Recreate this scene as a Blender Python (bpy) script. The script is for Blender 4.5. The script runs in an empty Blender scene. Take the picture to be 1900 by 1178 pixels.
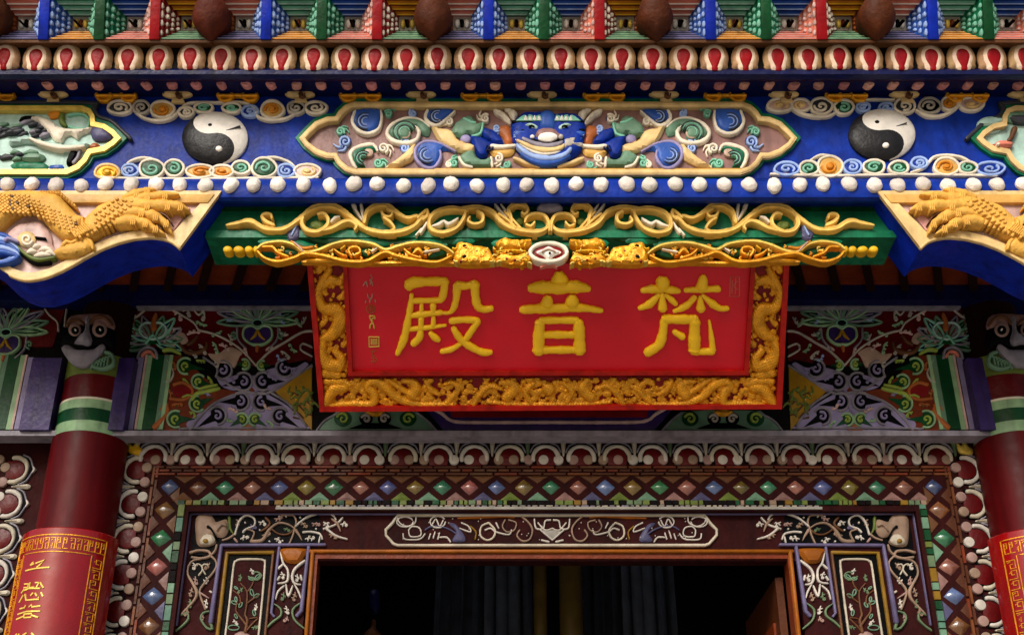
import bpy, math, random
import numpy as np
from mathutils import Vector, geometry

SC = bpy.context.scene
COL = SC.collection
R = math.radians
# ---------------------------------------------------------------- camera, sky, sun, exposure
F, PITCH, ZC = 2300.0, R(28), 1.6
CS, SN = math.cos(PITCH), math.sin(PITCH)
cam = bpy.data.cameras.new('camera')
cam.sensor_width = 36.0
cam.lens = F / 1900 * 36
cam.clip_start, cam.clip_end = 0.05, 500
camo = bpy.data.objects.new('camera', cam)
COL.objects.link(camo)
camo.location = (0, 0, ZC)
camo.rotation_euler = (R(90) + PITCH, 0, 0)
SC.camera = camo
SUN_EL, SUN_DIR = R(34), (-0.40, -0.9)
W = bpy.data.worlds.new('World')
SC.world = W
W.use_nodes = True
nt = W.node_tree
bg = nt.nodes['Background']
sky = nt.nodes.new('ShaderNodeTexSky')
sky.sky_type = 'NISHITA'
sky.sun_disc = False
sky.sun_elevation = SUN_EL
sky.sun_rotation = math.atan2(SUN_DIR[0], SUN_DIR[1])
sky.air_density, sky.dust_density, sky.ozone_density = 1.0, 4.0, 0.6
nt.links.new(sky.outputs[0], bg.inputs[0])
bg.inputs[1].default_value = 0.058
sl = bpy.data.lights.new('sun', 'SUN')
sl.energy = 1.5
sl.angle = R(24)
sl.color = (1.0, 0.97, 0.92)
so = bpy.data.objects.new('sun', sl)
COL.objects.link(so)
sd = Vector((SUN_DIR[0], SUN_DIR[1], math.tan(SUN_EL) * math.hypot(*SUN_DIR)))
so.rotation_euler = sd.to_track_quat('Z', 'Y').to_euler()
so.location = (-5, -8, 14)
SC.view_settings.view_transform = 'Standard'
SC.view_settings.look = 'None'
SC.view_settings.exposure = 1.08
SC.view_settings.gamma = 1.0
SC.cycles.max_bounces = 6

# ---------------------------------------------------------------- planes: photo pixels onto real surfaces
EYE = np.array([0.0, 0.0, ZC])
def ray(u, v):
    a, b = (u - 950.0) / F, -(v - 589.0) / F
    return np.array([a, CS - b * SN, SN + b * CS])
def zat(v, Y):
    r = ray(950, v)
    return ZC + r[2] / r[1] * Y
class Plane:
    def __init__(s, Y, v0, tilt=0.0, p0=None):
        if p0 is None:
            r = ray(950, v0); p0 = EYE + r * (Y / r[1])
        s.p0, s.tilt = np.array(p0), tilt
        s.n = np.array([0.0, -math.cos(tilt), -math.sin(tilt)])
    def off(s, h):
        return Plane(0, 0, s.tilt, s.p0 + s.n * h)
    def pt(s, u, v, z=0.0):
        r = ray(u, v)
        return EYE + r * (np.dot(s.p0 - EYE, s.n) / np.dot(r, s.n)) + s.n * z
    def sc(s, u, v):
        return np.linalg.norm(s.pt(u + 1, v) - s.pt(u, v))
def vert_u(u0, v0, v):            # u of the upright line through (u0,v0) at another height
    return 950 + (u0 - 950) * (v + 3737.0) / (v0 + 3737.0)

# ---------------------------------------------------------------- materials
def lin(hx):
    c = [int(hx[i:i + 2], 16) / 255 for i in (1, 3, 5)]
    return [x / 12.92 if x <= 0.04045 else ((x + 0.055) / 1.055) ** 2.4 for x in c]
PAL = {}
def defmat(name, hx, rough=0.36, var=0.22, metal=0.0, bump=0.12, scale=9.0, dirt='#2a221c', dirt_amt=0.25, rnd=0.0, coat=0.0):
    PAL[name] = (hx, rough, var, metal, bump, scale, dirt, dirt_amt, rnd, coat)
MATS = {}
STREAK = {'blue': .35, 'ultramarine': .4, 'green': .45, 'column': .4,  'stain': .5, 'grey': .4, 'mauve': .4, 'navy': .4, 'maroon': .4, 'cream': .25, 'rose': .35, 'purple': .4, 'deepgreen': .4, 'paleg': .35, 'aqua': .3, 'framered': .35, 'petal': .3, 'couplet': .2}
SPEC = {'blue': .12, 'ultramarine': .12, 'black': .05, 'soot': .08, 'column': .14, 'stain': .12, 'darkpaint': .1, 'navy': .2, 'maroon': .15, 'curtain': .1, 'couplet': .3, 'signred': .3, 'goldpaint': .3,
        'gemblue': .6, 'gemgreen': .6, 'gempink': .6, 'gembrown': .6, 'gemgold': .6, 'gilt': .4, 'giltpale': .4}
def M(name):
    if name in MATS: return MATS[name]
    hx, rough, var, metal, bump, scale, dirt, dirt_amt, rnd, coat = PAL[name]
    m = bpy.data.materials.new(name); m.use_nodes = True
    t = m.node_tree; N = t.nodes; L = t.links
    b = N['Principled BSDF']
    tc = N.new('ShaderNodeNewGeometry')
    n1 = N.new('ShaderNodeTexNoise'); n1.inputs['Scale'].default_value = scale; n1.inputs['Detail'].default_value = 5
    n2 = N.new('ShaderNodeTexNoise'); n2.inputs['Scale'].default_value = scale * 5; n2.inputs['Detail'].default_value = 4
    n3 = N.new('ShaderNodeTexNoise'); n3.inputs['Scale'].default_value = 2.3; n3.inputs['Detail'].default_value = 6; n3.inputs['Roughness'].default_value = 0.65
    for n in (n1, n2, n3): L.new(tc.outputs['Position'], n.inputs['Vector'])
    c = lin(hx)
    r1 = N.new('ShaderNodeValToRGB')
    r1.color_ramp.elements[0].position, r1.color_ramp.elements[1].position = 0.3, 0.7
    r1.color_ramp.elements[0].color = [x * (1 - var) for x in c] + [1]
    r1.color_ramp.elements[1].color = [min(1, x * (1 + var)) for x in c] + [1]
    L.new(n1.outputs[0], r1.inputs[0])
    r3 = N.new('ShaderNodeValToRGB')
    r3.color_ramp.elements[0].position, r3.color_ramp.elements[1].position = 0.52, 0.78
    r3.color_ramp.elements[0].color = (0, 0, 0, 1); r3.color_ramp.elements[1].color = (dirt_amt, dirt_amt, dirt_amt, 1)
    L.new(n3.outputs[0], r3.inputs[0])
    mx = N.new('ShaderNodeMixRGB'); mx.inputs[2].default_value = lin(dirt) + [1]
    L.new(r3.outputs[0], mx.inputs[0]); L.new(r1.outputs[0], mx.inputs[1])
    # fine specks of worn paint
    r2 = N.new('ShaderNodeValToRGB')
    r2.color_ramp.elements[0].position, r2.color_ramp.elements[1].position = 0.66, 0.74
    r2.color_ramp.elements[0].color = (0, 0, 0, 1); sp_ = 0.0 if name in ('goldpaint', 'signred') else 0.3; r2.color_ramp.elements[1].color = (sp_, sp_, sp_, 1)
    L.new(n2.outputs[0], r2.inputs[0])
    mx2 = N.new('ShaderNodeMixRGB'); mx2.inputs[2].default_value = [x * 0.5 + 0.004 for x in c] + [1]
    L.new(r2.outputs[0], mx2.inputs[0]); L.new(mx.outputs[0], mx2.inputs[1])
    out = mx2.outputs[0]
    if rnd > 0:
        oi = N.new('ShaderNodeObjectInfo')
        hs = N.new('ShaderNodeHueSaturation')
        mr = N.new('ShaderNodeMapRange'); mr.inputs['To Min'].default_value = 1 - rnd; mr.inputs['To Max'].default_value = 1 + rnd
        L.new(oi.outputs['Random'], mr.inputs['Value']); L.new(mr.outputs[0], hs.inputs['Value'])
        mr2 = N.new('ShaderNodeMapRange'); mr2.inputs['To Min'].default_value = 0.5 - rnd * 0.08; mr2.inputs['To Max'].default_value = 0.5 + rnd * 0.08
        ml = N.new('ShaderNodeMath'); ml.operation = 'FRACT'
        m7 = N.new('ShaderNodeMath'); m7.operation = 'MULTIPLY'; m7.inputs[1].default_value = 7.31
        L.new(oi.outputs['Random'], m7.inputs[0]); L.new(m7.outputs[0], ml.inputs[0]); L.new(ml.outputs[0], mr2.inputs['Value'])
        L.new(mr2.outputs[0], hs.inputs['Hue']); L.new(out, hs.inputs['Color']); out = hs.outputs[0]
    L.new(out, b.inputs['Base Color'])
    rr = N.new('ShaderNodeMapRange'); rr.inputs['To Min'].default_value = max(0.05, rough - 0.12); rr.inputs['To Max'].default_value = min(1, rough + 0.18)
    L.new(n2.outputs[0], rr.inputs['Value']); L.new(rr.outputs[0], b.inputs['Roughness'])
    b.inputs['Metallic'].default_value = metal
    b.inputs['Coat Weight'].default_value = coat
    b.inputs['Specular IOR Level'].default_value = SPEC.get(name, 0.18)
    if name in STREAK:
        mp = N.new('ShaderNodeMapping'); mp.inputs['Scale'].default_value = (16, 16, 1.1)
        L.new(tc.outputs['Position'], mp.inputs['Vector'])
        n4 = N.new('ShaderNodeTexNoise'); n4.inputs['Scale'].default_value = 1.0; n4.inputs['Detail'].default_value = 5
        L.new(mp.outputs[0], n4.inputs['Vector'])
        r4 = N.new('ShaderNodeValToRGB'); r4.color_ramp.elements[0].position, r4.color_ramp.elements[1].position = 0.46, 0.72
        r4.color_ramp.elements[0].color = (1, 1, 1, 1); k_ = 1 - STREAK[name]; r4.color_ramp.elements[1].color = (k_, k_, k_, 1)
        L.new(n4.outputs[0], r4.inputs[0])
        m4 = N.new('ShaderNodeMixRGB'); m4.blend_type = 'MULTIPLY'; m4.inputs[0].default_value = 1.0
        L.new(out, m4.inputs[1]); L.new(r4.outputs[0], m4.inputs[2]); out = m4.outputs[0]
        L.new(out, b.inputs['Base Color'])
    if bump > 0:
        b0 = N.new('ShaderNodeBump'); b0.inputs['Strength'].default_value = 0.22; b0.inputs['Distance'].default_value = 0.03
        L.new(n1.outputs[0], b0.inputs['Height'])
        bp = N.new('ShaderNodeBump'); bp.inputs['Strength'].default_value = bump; bp.inputs['Distance'].default_value = 0.02
        L.new(b0.outputs[0], bp.inputs['Normal']); L.new(n2.outputs[0], bp.inputs['Height']); L.new(bp.outputs[0], b.inputs['Normal'])
    MATS[name] = m
    return m
for a in (('blue', '#082a86', 0.45, 0.34), ('ultramarine', '#0b2699'), ('navy', '#080e40'), ('midblue', '#2a4f9c'), ('paleblue', '#8fa6d4'),
          ('maroon', '#3c1426'), ('cream', '#d6b67c'), ('buff', '#c79a50'), ('white', '#e4ddd2'), ('bone', '#d9cdb8'),
          ('tan', '#a8824e'), ('rim', '#d6b88c'), ('drop', '#8a0610'), ('green', '#0d6846'), ('deepgreen', '#07401f'),
          ('mint', '#74b096'), ('aqua', '#a5c4b8'), ('sage', '#5f8068'), ('mauve', '#86645e'), ('pink', '#d09a90'), ('salmon', '#d07a66'),
          ('rose', '#c9a8a0'), ('darkred', '#520609'), ('brick', '#7a1216'), ('brown', '#7a3812'), ('rust', '#6b2a10'), ('black', '#050507', 0.5, 0.2, 0, 0.1, 9, '#0a0808', 0.2),
          ('lilac', '#8a80a6'), ('grey', '#857f8a'), ('paleg', '#8cae84'), ('lime', '#8da044'), ('olive', '#5c6a2c'), ('orange', '#c47a1e'),
          ('yellow', '#d8a61c'), ('ochre', '#9c7416'), ('dimgold', '#4a3a14'), ('slate', '#4a4866'), ('char', '#33343a'), ('beige', '#b09482'), ('purple', '#33225a'),
          ('bronze', '#5c3a22'), ('dimwhite', '#aca498'), ('soot', '#080606', 0.6, 0.2, 0, 0.1, 9, '#0c0a08', 0.2), ('terracotta', '#a0582a'), ('silver', '#b8b2a8')):
    defmat(*a)
for a in (('darkpaint', '#1c0606'), ('stain', '#2c0505'), ('curtain', '#363b45'), ('curtainbrown', '#2a1a0e')):
    defmat(*a, rough=0.7, dirt='#120606')
defmat('signred', '#d41226', rough=0.34, var=0.05, dirt='#d03a48', dirt_amt=0.2, scale=4, bump=0.04)
defmat('framered', '#b01a10', rough=0.4, var=0.15)
defmat('goldpaint', '#ffc81e', rough=0.32, var=0.04, bump=0.02, dirt_amt=0.0)
defmat('gilt', '#dc9618', rough=0.36, var=0.22, metal=0.35, bump=0.2, scale=22, dirt='#5a3208', dirt_amt=0.3)
defmat('giltpale', '#d8b850', rough=0.38, var=0.2, metal=0.2, bump=0.15, scale=18, dirt='#6a4a10')
defmat('claw', '#d6a248', rough=0.5, var=0.16, bump=0.25, scale=12, dirt='#6a4a18')
defmat('pearl', '#d8cec4', rough=0.5, var=0.14, bump=0.3, rnd=0.2)
defmat('stud', '#c98a80', rough=0.5, var=0.2, bump=0.4, rnd=0.25)
defmat('petal', '#ad8862', rough=0.5, var=0.15, rnd=0.12)
defmat('petalrim', '#dcc2a8', rough=0.5, var=0.1, rnd=0.1)
defmat('budbrown', '#481b06', rough=0.6, var=0.3, bump=0.25, scale=10, rnd=0.15)
defmat('column', '#500307', rough=0.42, var=0.12, coat=0.0, bump=0.05, scale=3, dirt='#2a0204', dirt_amt=.3)
defmat('couplet', '#860307', rough=0.22, var=0.08, coat=0.5, bump=0.02, scale=3)
defmat('gembrown', '#6b4526', rough=0.16, rnd=0.25, coat=0.6, var=0.35, scale=14); defmat('gemgreen', '#2f6a48', rough=0.16, rnd=0.25, coat=0.6, var=0.35, scale=14)
defmat('gempink', '#8f5a4c', rough=0.16, rnd=0.25, coat=0.6, var=0.35, scale=14); defmat('gemblue', '#4a5680', rough=0.16, rnd=0.25, coat=0.6, var=0.35, scale=14)
defmat('gemgold', '#6e5a24', rough=0.16, rnd=0.25, coat=0.6, var=0.35, scale=14)
for a in (('shadebone', '#b4aa98'), ('shadewhite', '#bcb4aa'), ('shaderose', '#93766e'), ('shadebeige', '#8a7260'), ('shadelilac', '#5d5676'), ('shadeorange', '#8a4c0c'), ('shadegold', '#7a5a14'), ('shadebrown', '#4c2612'), ('shadesilver', '#8f8a82'), ('shadegreen', '#5a6e50'), ('shademint', '#4c7260'), ('shadeclay', '#6a3a1c')):
    defmat(*a, rough=0.4)  # darker door paints: the shade of the recess is put into the colour
defmat('scroll', '#deb55c', rough=.42, var=.2, dirt='#5a4416', dirt_amt=.3, scale=14)
defmat('paving', '#a39d92', rough=0.8, scale=2.0, var=0.15)
defmat('yin', '#1b1a1c', rough=0.4, var=0.4, scale=14); defmat('yang', '#cfc8be', rough=0.45, var=0.12, scale=12)

# ---------------------------------------------------------------- objects
WLOC = {}
def tag(o, label=None, cat=None, group=None, kind=None):
    for k, v in (('label', label), ('category', cat), ('group', group), ('kind', kind)):
        if v: o[k] = v
    return o
def thing(name, label, cat, loc, group=None):
    o = bpy.data.objects.new(name, None); COL.objects.link(o)
    o.empty_display_size = 0.05
    loc = np.array(loc, float); o.location = loc; WLOC[o.name] = loc
    return tag(o, label, cat, group)
def copy_tree(o, d, label=None, group=None):
    def rec(x, parent):
        c = x.copy(); COL.objects.link(c)
        if parent is not None: c.parent = parent
        for ch in list(x.children): rec(ch, c)
        return c
    c = rec(o, None)
    c.location = Vector(o.location) + Vector(d)
    if label: c['label'] = label
    if group: c['group'] = group
    return c

def cr(pts, rad=None, step=5.0, closed=False):
    """Catmull-Rom through pts (and radii), resampled about every `step` pixels"""
    P = [np.array(p, float) for p in pts]; n = len(P)
    rr = list(rad) if isinstance(rad, (list, tuple)) else [rad if rad is not None else 1.0] * n
    if len(rr) != n: rr = list(np.interp(np.linspace(0, 1, n), np.linspace(0, 1, len(rr)), rr))
    out, ro = [], []
    segs = n if closed else n - 1
    for i in range(segs):
        g = (lambda k: k % n) if closed else (lambda k: min(max(k, 0), n - 1))
        a, b, c, d = P[g(i - 1)], P[g(i)], P[g(i + 1)], P[g(i + 2)]
        k = max(2, int(np.linalg.norm(c - b) / step))
        for j in range(k):
            t = j / k
            out.append(0.5 * ((2 * b) + (c - a) * t + (2 * a - 5 * b + 4 * c - d) * t * t + (3 * b - a - 3 * c + d) * t ** 3))
            ro.append(rr[g(i)] * (1 - t) + rr[g(i + 1)] * t)
    if not closed: out.append(P[-1]); ro.append(rr[-1])
    return out, ro
def area(p):
    return 0.5 * sum(p[i][0] * p[(i + 1) % len(p)][1] - p[(i + 1) % len(p)][0] * p[i][1] for i in range(len(p)))
def orient(p):
    p = [tuple(map(float, q)) for q in p]
    return p if area(p) < 0 else p[::-1]
def inset(p, d):                      # p oriented (area<0): move every edge inwards by d
    n = len(p); out = []
    for i in range(n):
        a, b, c = np.array(p[i - 1]), np.array(p[i]), np.array(p[(i + 1) % n])
        e1, e2 = b - a, c - b
        e1 = e1 / (np.linalg.norm(e1) + 1e-9); e2 = e2 / (np.linalg.norm(e2) + 1e-9)
        n1, n2 = np.array([e1[1], -e1[0]]), np.array([e2[1], -e2[0]])
        m = n1 + n2; l = np.dot(m, m)
        m = m / max(l, 0.5) * 2 if l > 1e-6 else n1
        out.append(tuple(b + m * d))
    return out
def spiral(cx, cy, r, turns=1.4, a0=0.0, sgn=1, r1=0.18, n=16):
    out = []
    for i in range(n + 1):
        t = i / n; a = R(a0) + sgn * t * turns * 2 * math.pi
        rr = r * (1 - t * (1 - r1))
        out.append((cx + rr * math.cos(a), cy + rr * math.sin(a)))
    return out
def ell(cx, cy, rx, ry, n=20, rot=0):
    c, s = math.cos(R(rot)), math.sin(R(rot))
    return [(cx + rx * math.cos(a) * c - ry * math.sin(a) * s, cy + rx * math.cos(a) * s + ry * math.sin(a) * c)
            for a in [2 * math.pi * i / n for i in range(n)]]
def Z(ox, oy, s):
    return lambda pts: [(ox + p[0] / s, oy + p[1] / s) for p in pts]
def mir(pts, u0):
    return [(2 * u0 - p[0], p[1]) for p in pts]

class MB:
    def __init__(s, mat=None):
        s.v, s.f, s.m, s.mats = [], [], [], []
        s.cur = 0
        if mat: s.use(mat)
    def use(s, mat):
        if mat not in s.mats: s.mats.append(mat)
        s.cur = s.mats.index(mat); return s
    def add(s, verts, faces):
        b = len(s.v); s.v += [np.asarray(p, float) for p in verts]
        for f in faces: s.f.append([b + i for i in f]); s.m.append(s.cur)
        return s
    def prism(s, poly, pl, h0, h1, bev=0.0):
        p = orient(poly); n = len(p); P = pl.off(h1); sc = P.sc(*p[0])
        rings = [[P.pt(u, v, h0 - h1) for u, v in p]]
        if bev > 0:
            rings.append([P.pt(u, v, -bev * sc) for u, v in p])
            rings.append([P.pt(u, v, -bev * sc * 0.3) for u, v in inset(p, bev * 0.3)])
            rings.append([P.pt(u, v, 0) for u, v in inset(p, bev)])
        else: rings.append([P.pt(u, v, 0) for u, v in p])
        vs = sum(rings, []); fs = []
        for k in range(len(rings) - 1):
            for i in range(n):
                j = (i + 1) % n
                fs.append([k * n + i, k * n + j, (k + 1) * n + j, (k + 1) * n + i])
        fs.append(list(range((len(rings) - 1) * n, len(rings) * n)))
        return s.add(vs, fs)
    def ring(s, outer, inner, pl, h0, h1, hin=None):
        """frame between two outlines with equal point counts; inner wall goes back to h0"""
        if area(outer) > 0: outer, inner = outer[::-1], inner[::-1]
        n = len(outer); P = pl.off(h1); hin = h0 if hin is None else hin
        vs = [P.pt(u, v, h0 - h1) for u, v in outer] + [P.pt(u, v, 0) for u, v in outer] + [P.pt(u, v, 0) for u, v in inner] + [P.pt(u, v, hin - h1) for u, v in inner]
        fs = []
        for k in range(3):
            for i in range(n):
                j = (i + 1) % n
                fs.append([k * n + i, k * n + j, (k + 1) * n + j, (k + 1) * n + i])
        return s.add(vs, fs)
    def stroke(s, path, rad, pl, h, flat=0.7, closed=False, step=5.0, dep=None, smooth=True, carve=False):
        if smooth: P2, rr = cr(path, rad, step, closed)
        else:
            P2 = [np.array(p, float) for p in path]
            rr = [rad] * len(P2) if not isinstance(rad, (list, tuple)) else list(np.interp(np.linspace(0, 1, len(P2)), np.linspace(0, 1, len(rad)), rad))
        n = len(P2)
        T = []
        for i in range(n):
            a = P2[(i - 1) % n] if closed else P2[max(i - 1, 0)]
            b = P2[(i + 1) % n] if closed else P2[min(i + 1, n - 1)]
            t = b - a; T.append(t / (np.linalg.norm(t) + 1e-9))
        rr = [q * (1 + .07 * math.sin(i * step * .21 + P2[0][0]) + .05 * math.sin(i * step * .53 + P2[0][1])) for i, q in enumerate(rr)]
        if not closed:
            P2 = [P2[0] - T[0] * rr[0] * 0.55] + P2 + [P2[-1] + T[-1] * rr[-1] * 0.55]
            rr = [rr[0] * 0.55] + list(rr) + [rr[-1] * 0.55]; T = [T[0]] + T + [T[-1]]; n += 2
        P = pl.off(h); dep = h + 0.004 if dep is None else dep
        sec = [(-1, None), (-1, 0), (-0.8, 0.6), (-0.42, 0.9), (0, 1), (0.42, 0.9), (0.8, 0.6), (1, 0), (1, None)]
        if carve: sec = [(-1, None), (-1, 0.1), (-0.86, 0.72), (-0.6, 1.0), (-0.2, 0.8), (0.2, 0.74), (0.62, 0.95), (0.88, 0.6), (1, 0.1), (1, None)]
        k = len(sec); vs = []
        sc = P.sc(*P2[n // 2])
        for i in range(n):
            nx, ny = -T[i][1], T[i][0]
            for a, z in sec:
                u, v = P2[i][0] + nx * a * rr[i], P2[i][1] + ny * a * rr[i]
                vs.append(P.pt(u, v, -dep if z is None else z * flat * rr[i] * sc))
        fs = []
        for i in range(n if closed else n - 1):
            j = (i + 1) % n
            for q in range(k - 1):
                fs.append([i * k + q, i * k + q + 1, j * k + q + 1, j * k + q])
        if not closed:
            fs.append(list(range(k))[::-1]); fs.append([(n - 1) * k + q for q in range(k)])
        return s.add(vs, fs)
    def dome(s, u, v, rx, ry, pl, h, hh, seg=14, rings=4, h0=0.0, rot=0, power=1.0):
        P = pl.off(h); sc = P.sc(u, v); c, si = math.cos(R(rot)), math.sin(R(rot))
        vs, fs = [], []
        def ringpts(f, z):
            return [P.pt(u + (rx * f * math.cos(a) * c + ry * f * math.sin(a) * si), v + (rx * f * math.cos(a) * si - ry * f * math.sin(a) * c), z)
                    for a in [2 * math.pi * i / seg for i in range(seg)]]
        vs += ringpts(1, h0 - h)
        for k in range(rings):
            a = k / rings * math.pi / 2
            vs += ringpts(math.cos(a) ** power, math.sin(a) * hh * sc)
        vs.append(P.pt(u, v, hh * sc))
        for k in range(rings):
            for i in range(seg):
                j = (i + 1) % seg
                fs.append([k * seg + i, k * seg + j, (k + 1) * seg + j, (k + 1) * seg + i])
        t = len(vs) - 1
        for i in range(seg): fs.append([rings * seg + i, rings * seg + (i + 1) % seg, t])
        return s.add(vs, fs)
    def puff(s, poly, pl, h, D, H, step=6.0, h0=0.0, smooth=True, hf=None, seed=0, rough=0.0):
        """swelling relief over an outline: rises H px within D px of the edge"""
        if smooth: poly, _ = cr(poly, None, step, True)
        p = orient(poly); A = np.array(p); n = len(p)
        P = pl.off(h); sc = P.sc(*p[0])
        lo, hi = A.min(0), A.max(0); rs = random.Random(seed)
        B = np.roll(A, -1, 0); E = B - A; EL = (E ** 2).sum(1) + 1e-9
        pts = []; hs = []
        y = lo[1] + step * 0.5; row = 0
        while y < hi[1]:
            x = lo[0] + (0.25 if row % 2 else 0.75) * step
            while x < hi[0]:
                q = np.array([x + rs.uniform(-.1, .1) * step, y])
                t = np.clip(((q - A) * E).sum(1) / EL, 0, 1)
                d = np.sqrt((((A + E * t[:, None]) - q) ** 2).sum(1)).min()
                c = (A[:, 1] > q[1]) != (B[:, 1] > q[1])
                xi = A[:, 0] + (q[1] - A[:, 1]) * E[:, 0] / np.where(np.abs(E[:, 1]) < 1e-9, 1e-9, E[:, 1])
                if (np.sum(c & (q[0] < xi)) % 2) and d > step * 0.35:
                    pts.append(tuple(q)); f = min(d / D, 1.0)
                    hs.append(H * math.sqrt(max(0, 1 - (1 - f) ** 2)) + (rs.uniform(-1, 1) * rough))
                x += step
            y += step * 0.87; row += 1
        allp = [Vector(q) for q in p] + [Vector(q) for q in pts]
        res = geometry.delaunay_2d_cdt(allp, [], [list(range(n))], 1, 1e-5)
        vo, fo, orig = res[0], res[2], res[3]
        z0 = [0.0] * n + hs
        vs = []
        for i, q in enumerate(vo):
            k = orig[i][0] if orig[i] else 0
            zz = hf(q[0], q[1]) if hf else z0[k]
            vs.append(P.pt(q[0], q[1], zz * sc))
        fs = []
        for f in fo:
            f = list(f); a = area([vo[i] for i in f])
            fs.append(f if a < 0 else f[::-1])
        s.add(vs, fs)
        vs = [P.pt(u, v, h0 - h) for u, v in p] + [P.pt(u, v, (hf(u, v) * sc if hf else 0)) for u, v in p]
        return s.add(vs, [[i, (i + 1) % n, n + (i + 1) % n, n + i] for i in range(n)])
    def hfield(s, quad, pl, h, fn, nu, nv, low=None, thr=0.0):
        """carved height field over a px quad TL,TR,BR,BL; fn(U,V)->px height"""
        q = np.array(quad, float)
        a, b = np.meshgrid(np.linspace(0, 1, nu), np.linspace(0, 1, nv))
        UV = ((1 - a) * (1 - b))[..., None] * q[0] + (a * (1 - b))[..., None] * q[1] + (a * b)[..., None] * q[2] + ((1 - a) * b)[..., None] * q[3]
        Hh = fn(UV[..., 0], UV[..., 1])
        P = pl.off(h); sc = P.sc(*q[0])
        vs = [P.pt(UV[j, i, 0], UV[j, i, 1], Hh[j, i] * sc) for j in range(nv) for i in range(nu)]
        fs = [[j * nu + i, (j + 1) * nu + i, (j + 1) * nu + i + 1, j * nu + i + 1] for j in range(nv - 1) for i in range(nu - 1)]
        s.add(vs, fs)
        if low:
            s.use(low); k = s.cur; b0 = len(s.m) - len(fs)
            hm = (Hh[:-1, :-1] + Hh[1:, :-1] + Hh[:-1, 1:] + Hh[1:, 1:]) / 4
            for q, val in enumerate(hm.ravel()):
                if val < thr: s.m[b0 + q] = k
        return s
    def extrude(s, prof, x0, x1, closed=True):
        """profile [(Y, z)] swept along X"""
        n = len(prof)
        vs = [(x0, y, z) for y, z in prof] + [(x1, y, z) for y, z in prof]
        fs = [[i, n + i, n + (i + 1) % n, (i + 1) % n] for i in range(n if closed else n - 1)]
        if closed: fs += [list(range(n)), list(range(n, 2 * n))[::-1]]
        return s.add(vs, fs)
    def box(s, x0, x1, y0, y1, z0, z1):
        return s.extrude([(y0, z0), (y1, z0), (y1, z1), (y0, z1)][::-1], x0, x1)
    def cyl(s, cx, cy, prof, seg=40, a0=0, a1=360):
        """prof [(r, z)] bottom to top"""
        full = (a1 - a0) >= 360; k = seg if full else seg + 1; vs, fs = [], []
        for r, z in prof:
            for i in range(k):
                a = R(a0 + (a1 - a0) * i / seg); vs.append((cx + r * math.cos(a), cy + r * math.sin(a), z))
        for q in range(len(prof) - 1):
            for i in range(seg):
                j = (i + 1) % k
                fs.append([q * k + i, q * k + j, (q + 1) * k + j, (q + 1) * k + i])
        return s.add(vs, fs)
    def mirror(s, X0):
        o = MB(); o.mats = s.mats
        o.v = [np.array([2 * X0 - p[0], p[1], p[2]]) for p in s.v]
        o.f = [f[::-1] for f in s.f]; o.m = list(s.m)
        return o
    def build(s, name, parent=None, angle=38):
        me = bpy.data.meshes.new(name)
        V = np.array(s.v)
        if parent is not None: org = WLOC[parent.name]
        else: org = (V.min(0) + V.max(0)) / 2
        me.from_pydata([tuple(p) for p in (V - org)], [], s.f)
        for m in s.mats: me.materials.append(M(m))
        me.polygons.foreach_set('material_index', s.m)
        me.polygons.foreach_set('use_smooth', [True] * len(s.f))
        me.update()
        me.set_sharp_from_angle(angle=R(angle))
        o = bpy.data.objects.new(name, me); COL.objects.link(o)
        if parent is not None: o.parent = parent; WLOC[o.name] = org
        else: o.location = org; WLOC[o.name] = np.array(org)
        return o

# ---------------------------------------------------------------- the surfaces the facade is made of
TOP = Plane(6.02, 75, R(20))
LOT = Plane(6.10, 104, R(14))
FR = Plane(6.40, 250)
GB = Plane(6.50, 410)
BR = Plane(6.33, 400)
_a, _b = EYE + ray(950, 490) * (6.72 / ray(950, 490)[1]), EYE + ray(950, 760) * (7.42 / ray(950, 760)[1])
SG = Plane(0, 0, math.atan2(_b[1] - _a[1], _a[2] - _b[2]), _a)
WL = Plane(7.75, 680)
DS = Plane(7.90, 900)
IN = Plane(7.97, 980)
XL, XR = -4.6, 5.1
XC = WL.pt(1021, 680)[0]
# ================================================================ large structure
rnd = random.Random(7)
g = MB('paving').box(-30, 30, -40, 14, -0.2, 0); o = g.build('courtyard_ground'); tag(o, kind='structure')
# dark hall behind the doorway
h = MB('soot')
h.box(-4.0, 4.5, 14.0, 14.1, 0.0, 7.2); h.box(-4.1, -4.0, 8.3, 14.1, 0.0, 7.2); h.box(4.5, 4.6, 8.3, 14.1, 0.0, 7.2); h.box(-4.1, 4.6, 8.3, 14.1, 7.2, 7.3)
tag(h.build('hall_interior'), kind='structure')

# ---- frieze beam: blue face, purple cove, blue half round moulding
frieze = thing('frieze_beam', 'long blue carved beam with rounded lower moulding, running across above the red name board', 'beam', FR.pt(1018, 255))
z = lambda v, Y: (Y, zat(v, Y))
MB('maroon').extrude([z(149, 6.215), z(151, 6.25), z(162, 6.37), z(169, 6.398), z(169, 7.0), z(149, 7.0)][::-1], XL, XR).build('cove', frieze)
MB('blue').extrude([z(169, 6.40), z(331, 6.40), z(331, 6.98), z(169, 6.98)][::-1], XL, XR).build('face', frieze)
mp = [z(331.5, 6.402), z(332, 6.375), z(337, 6.345), z(345, 6.33), z(356, 6.325), z(366, 6.335), z(373, 6.36), z(377, 6.40), z(378, 6.45), (7.0, zat(378, 6.45)), (7.0, zat(332, 6.4))]
MB('blue').extrude(mp[::-1], XL, XR).build('moulding', frieze)
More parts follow.
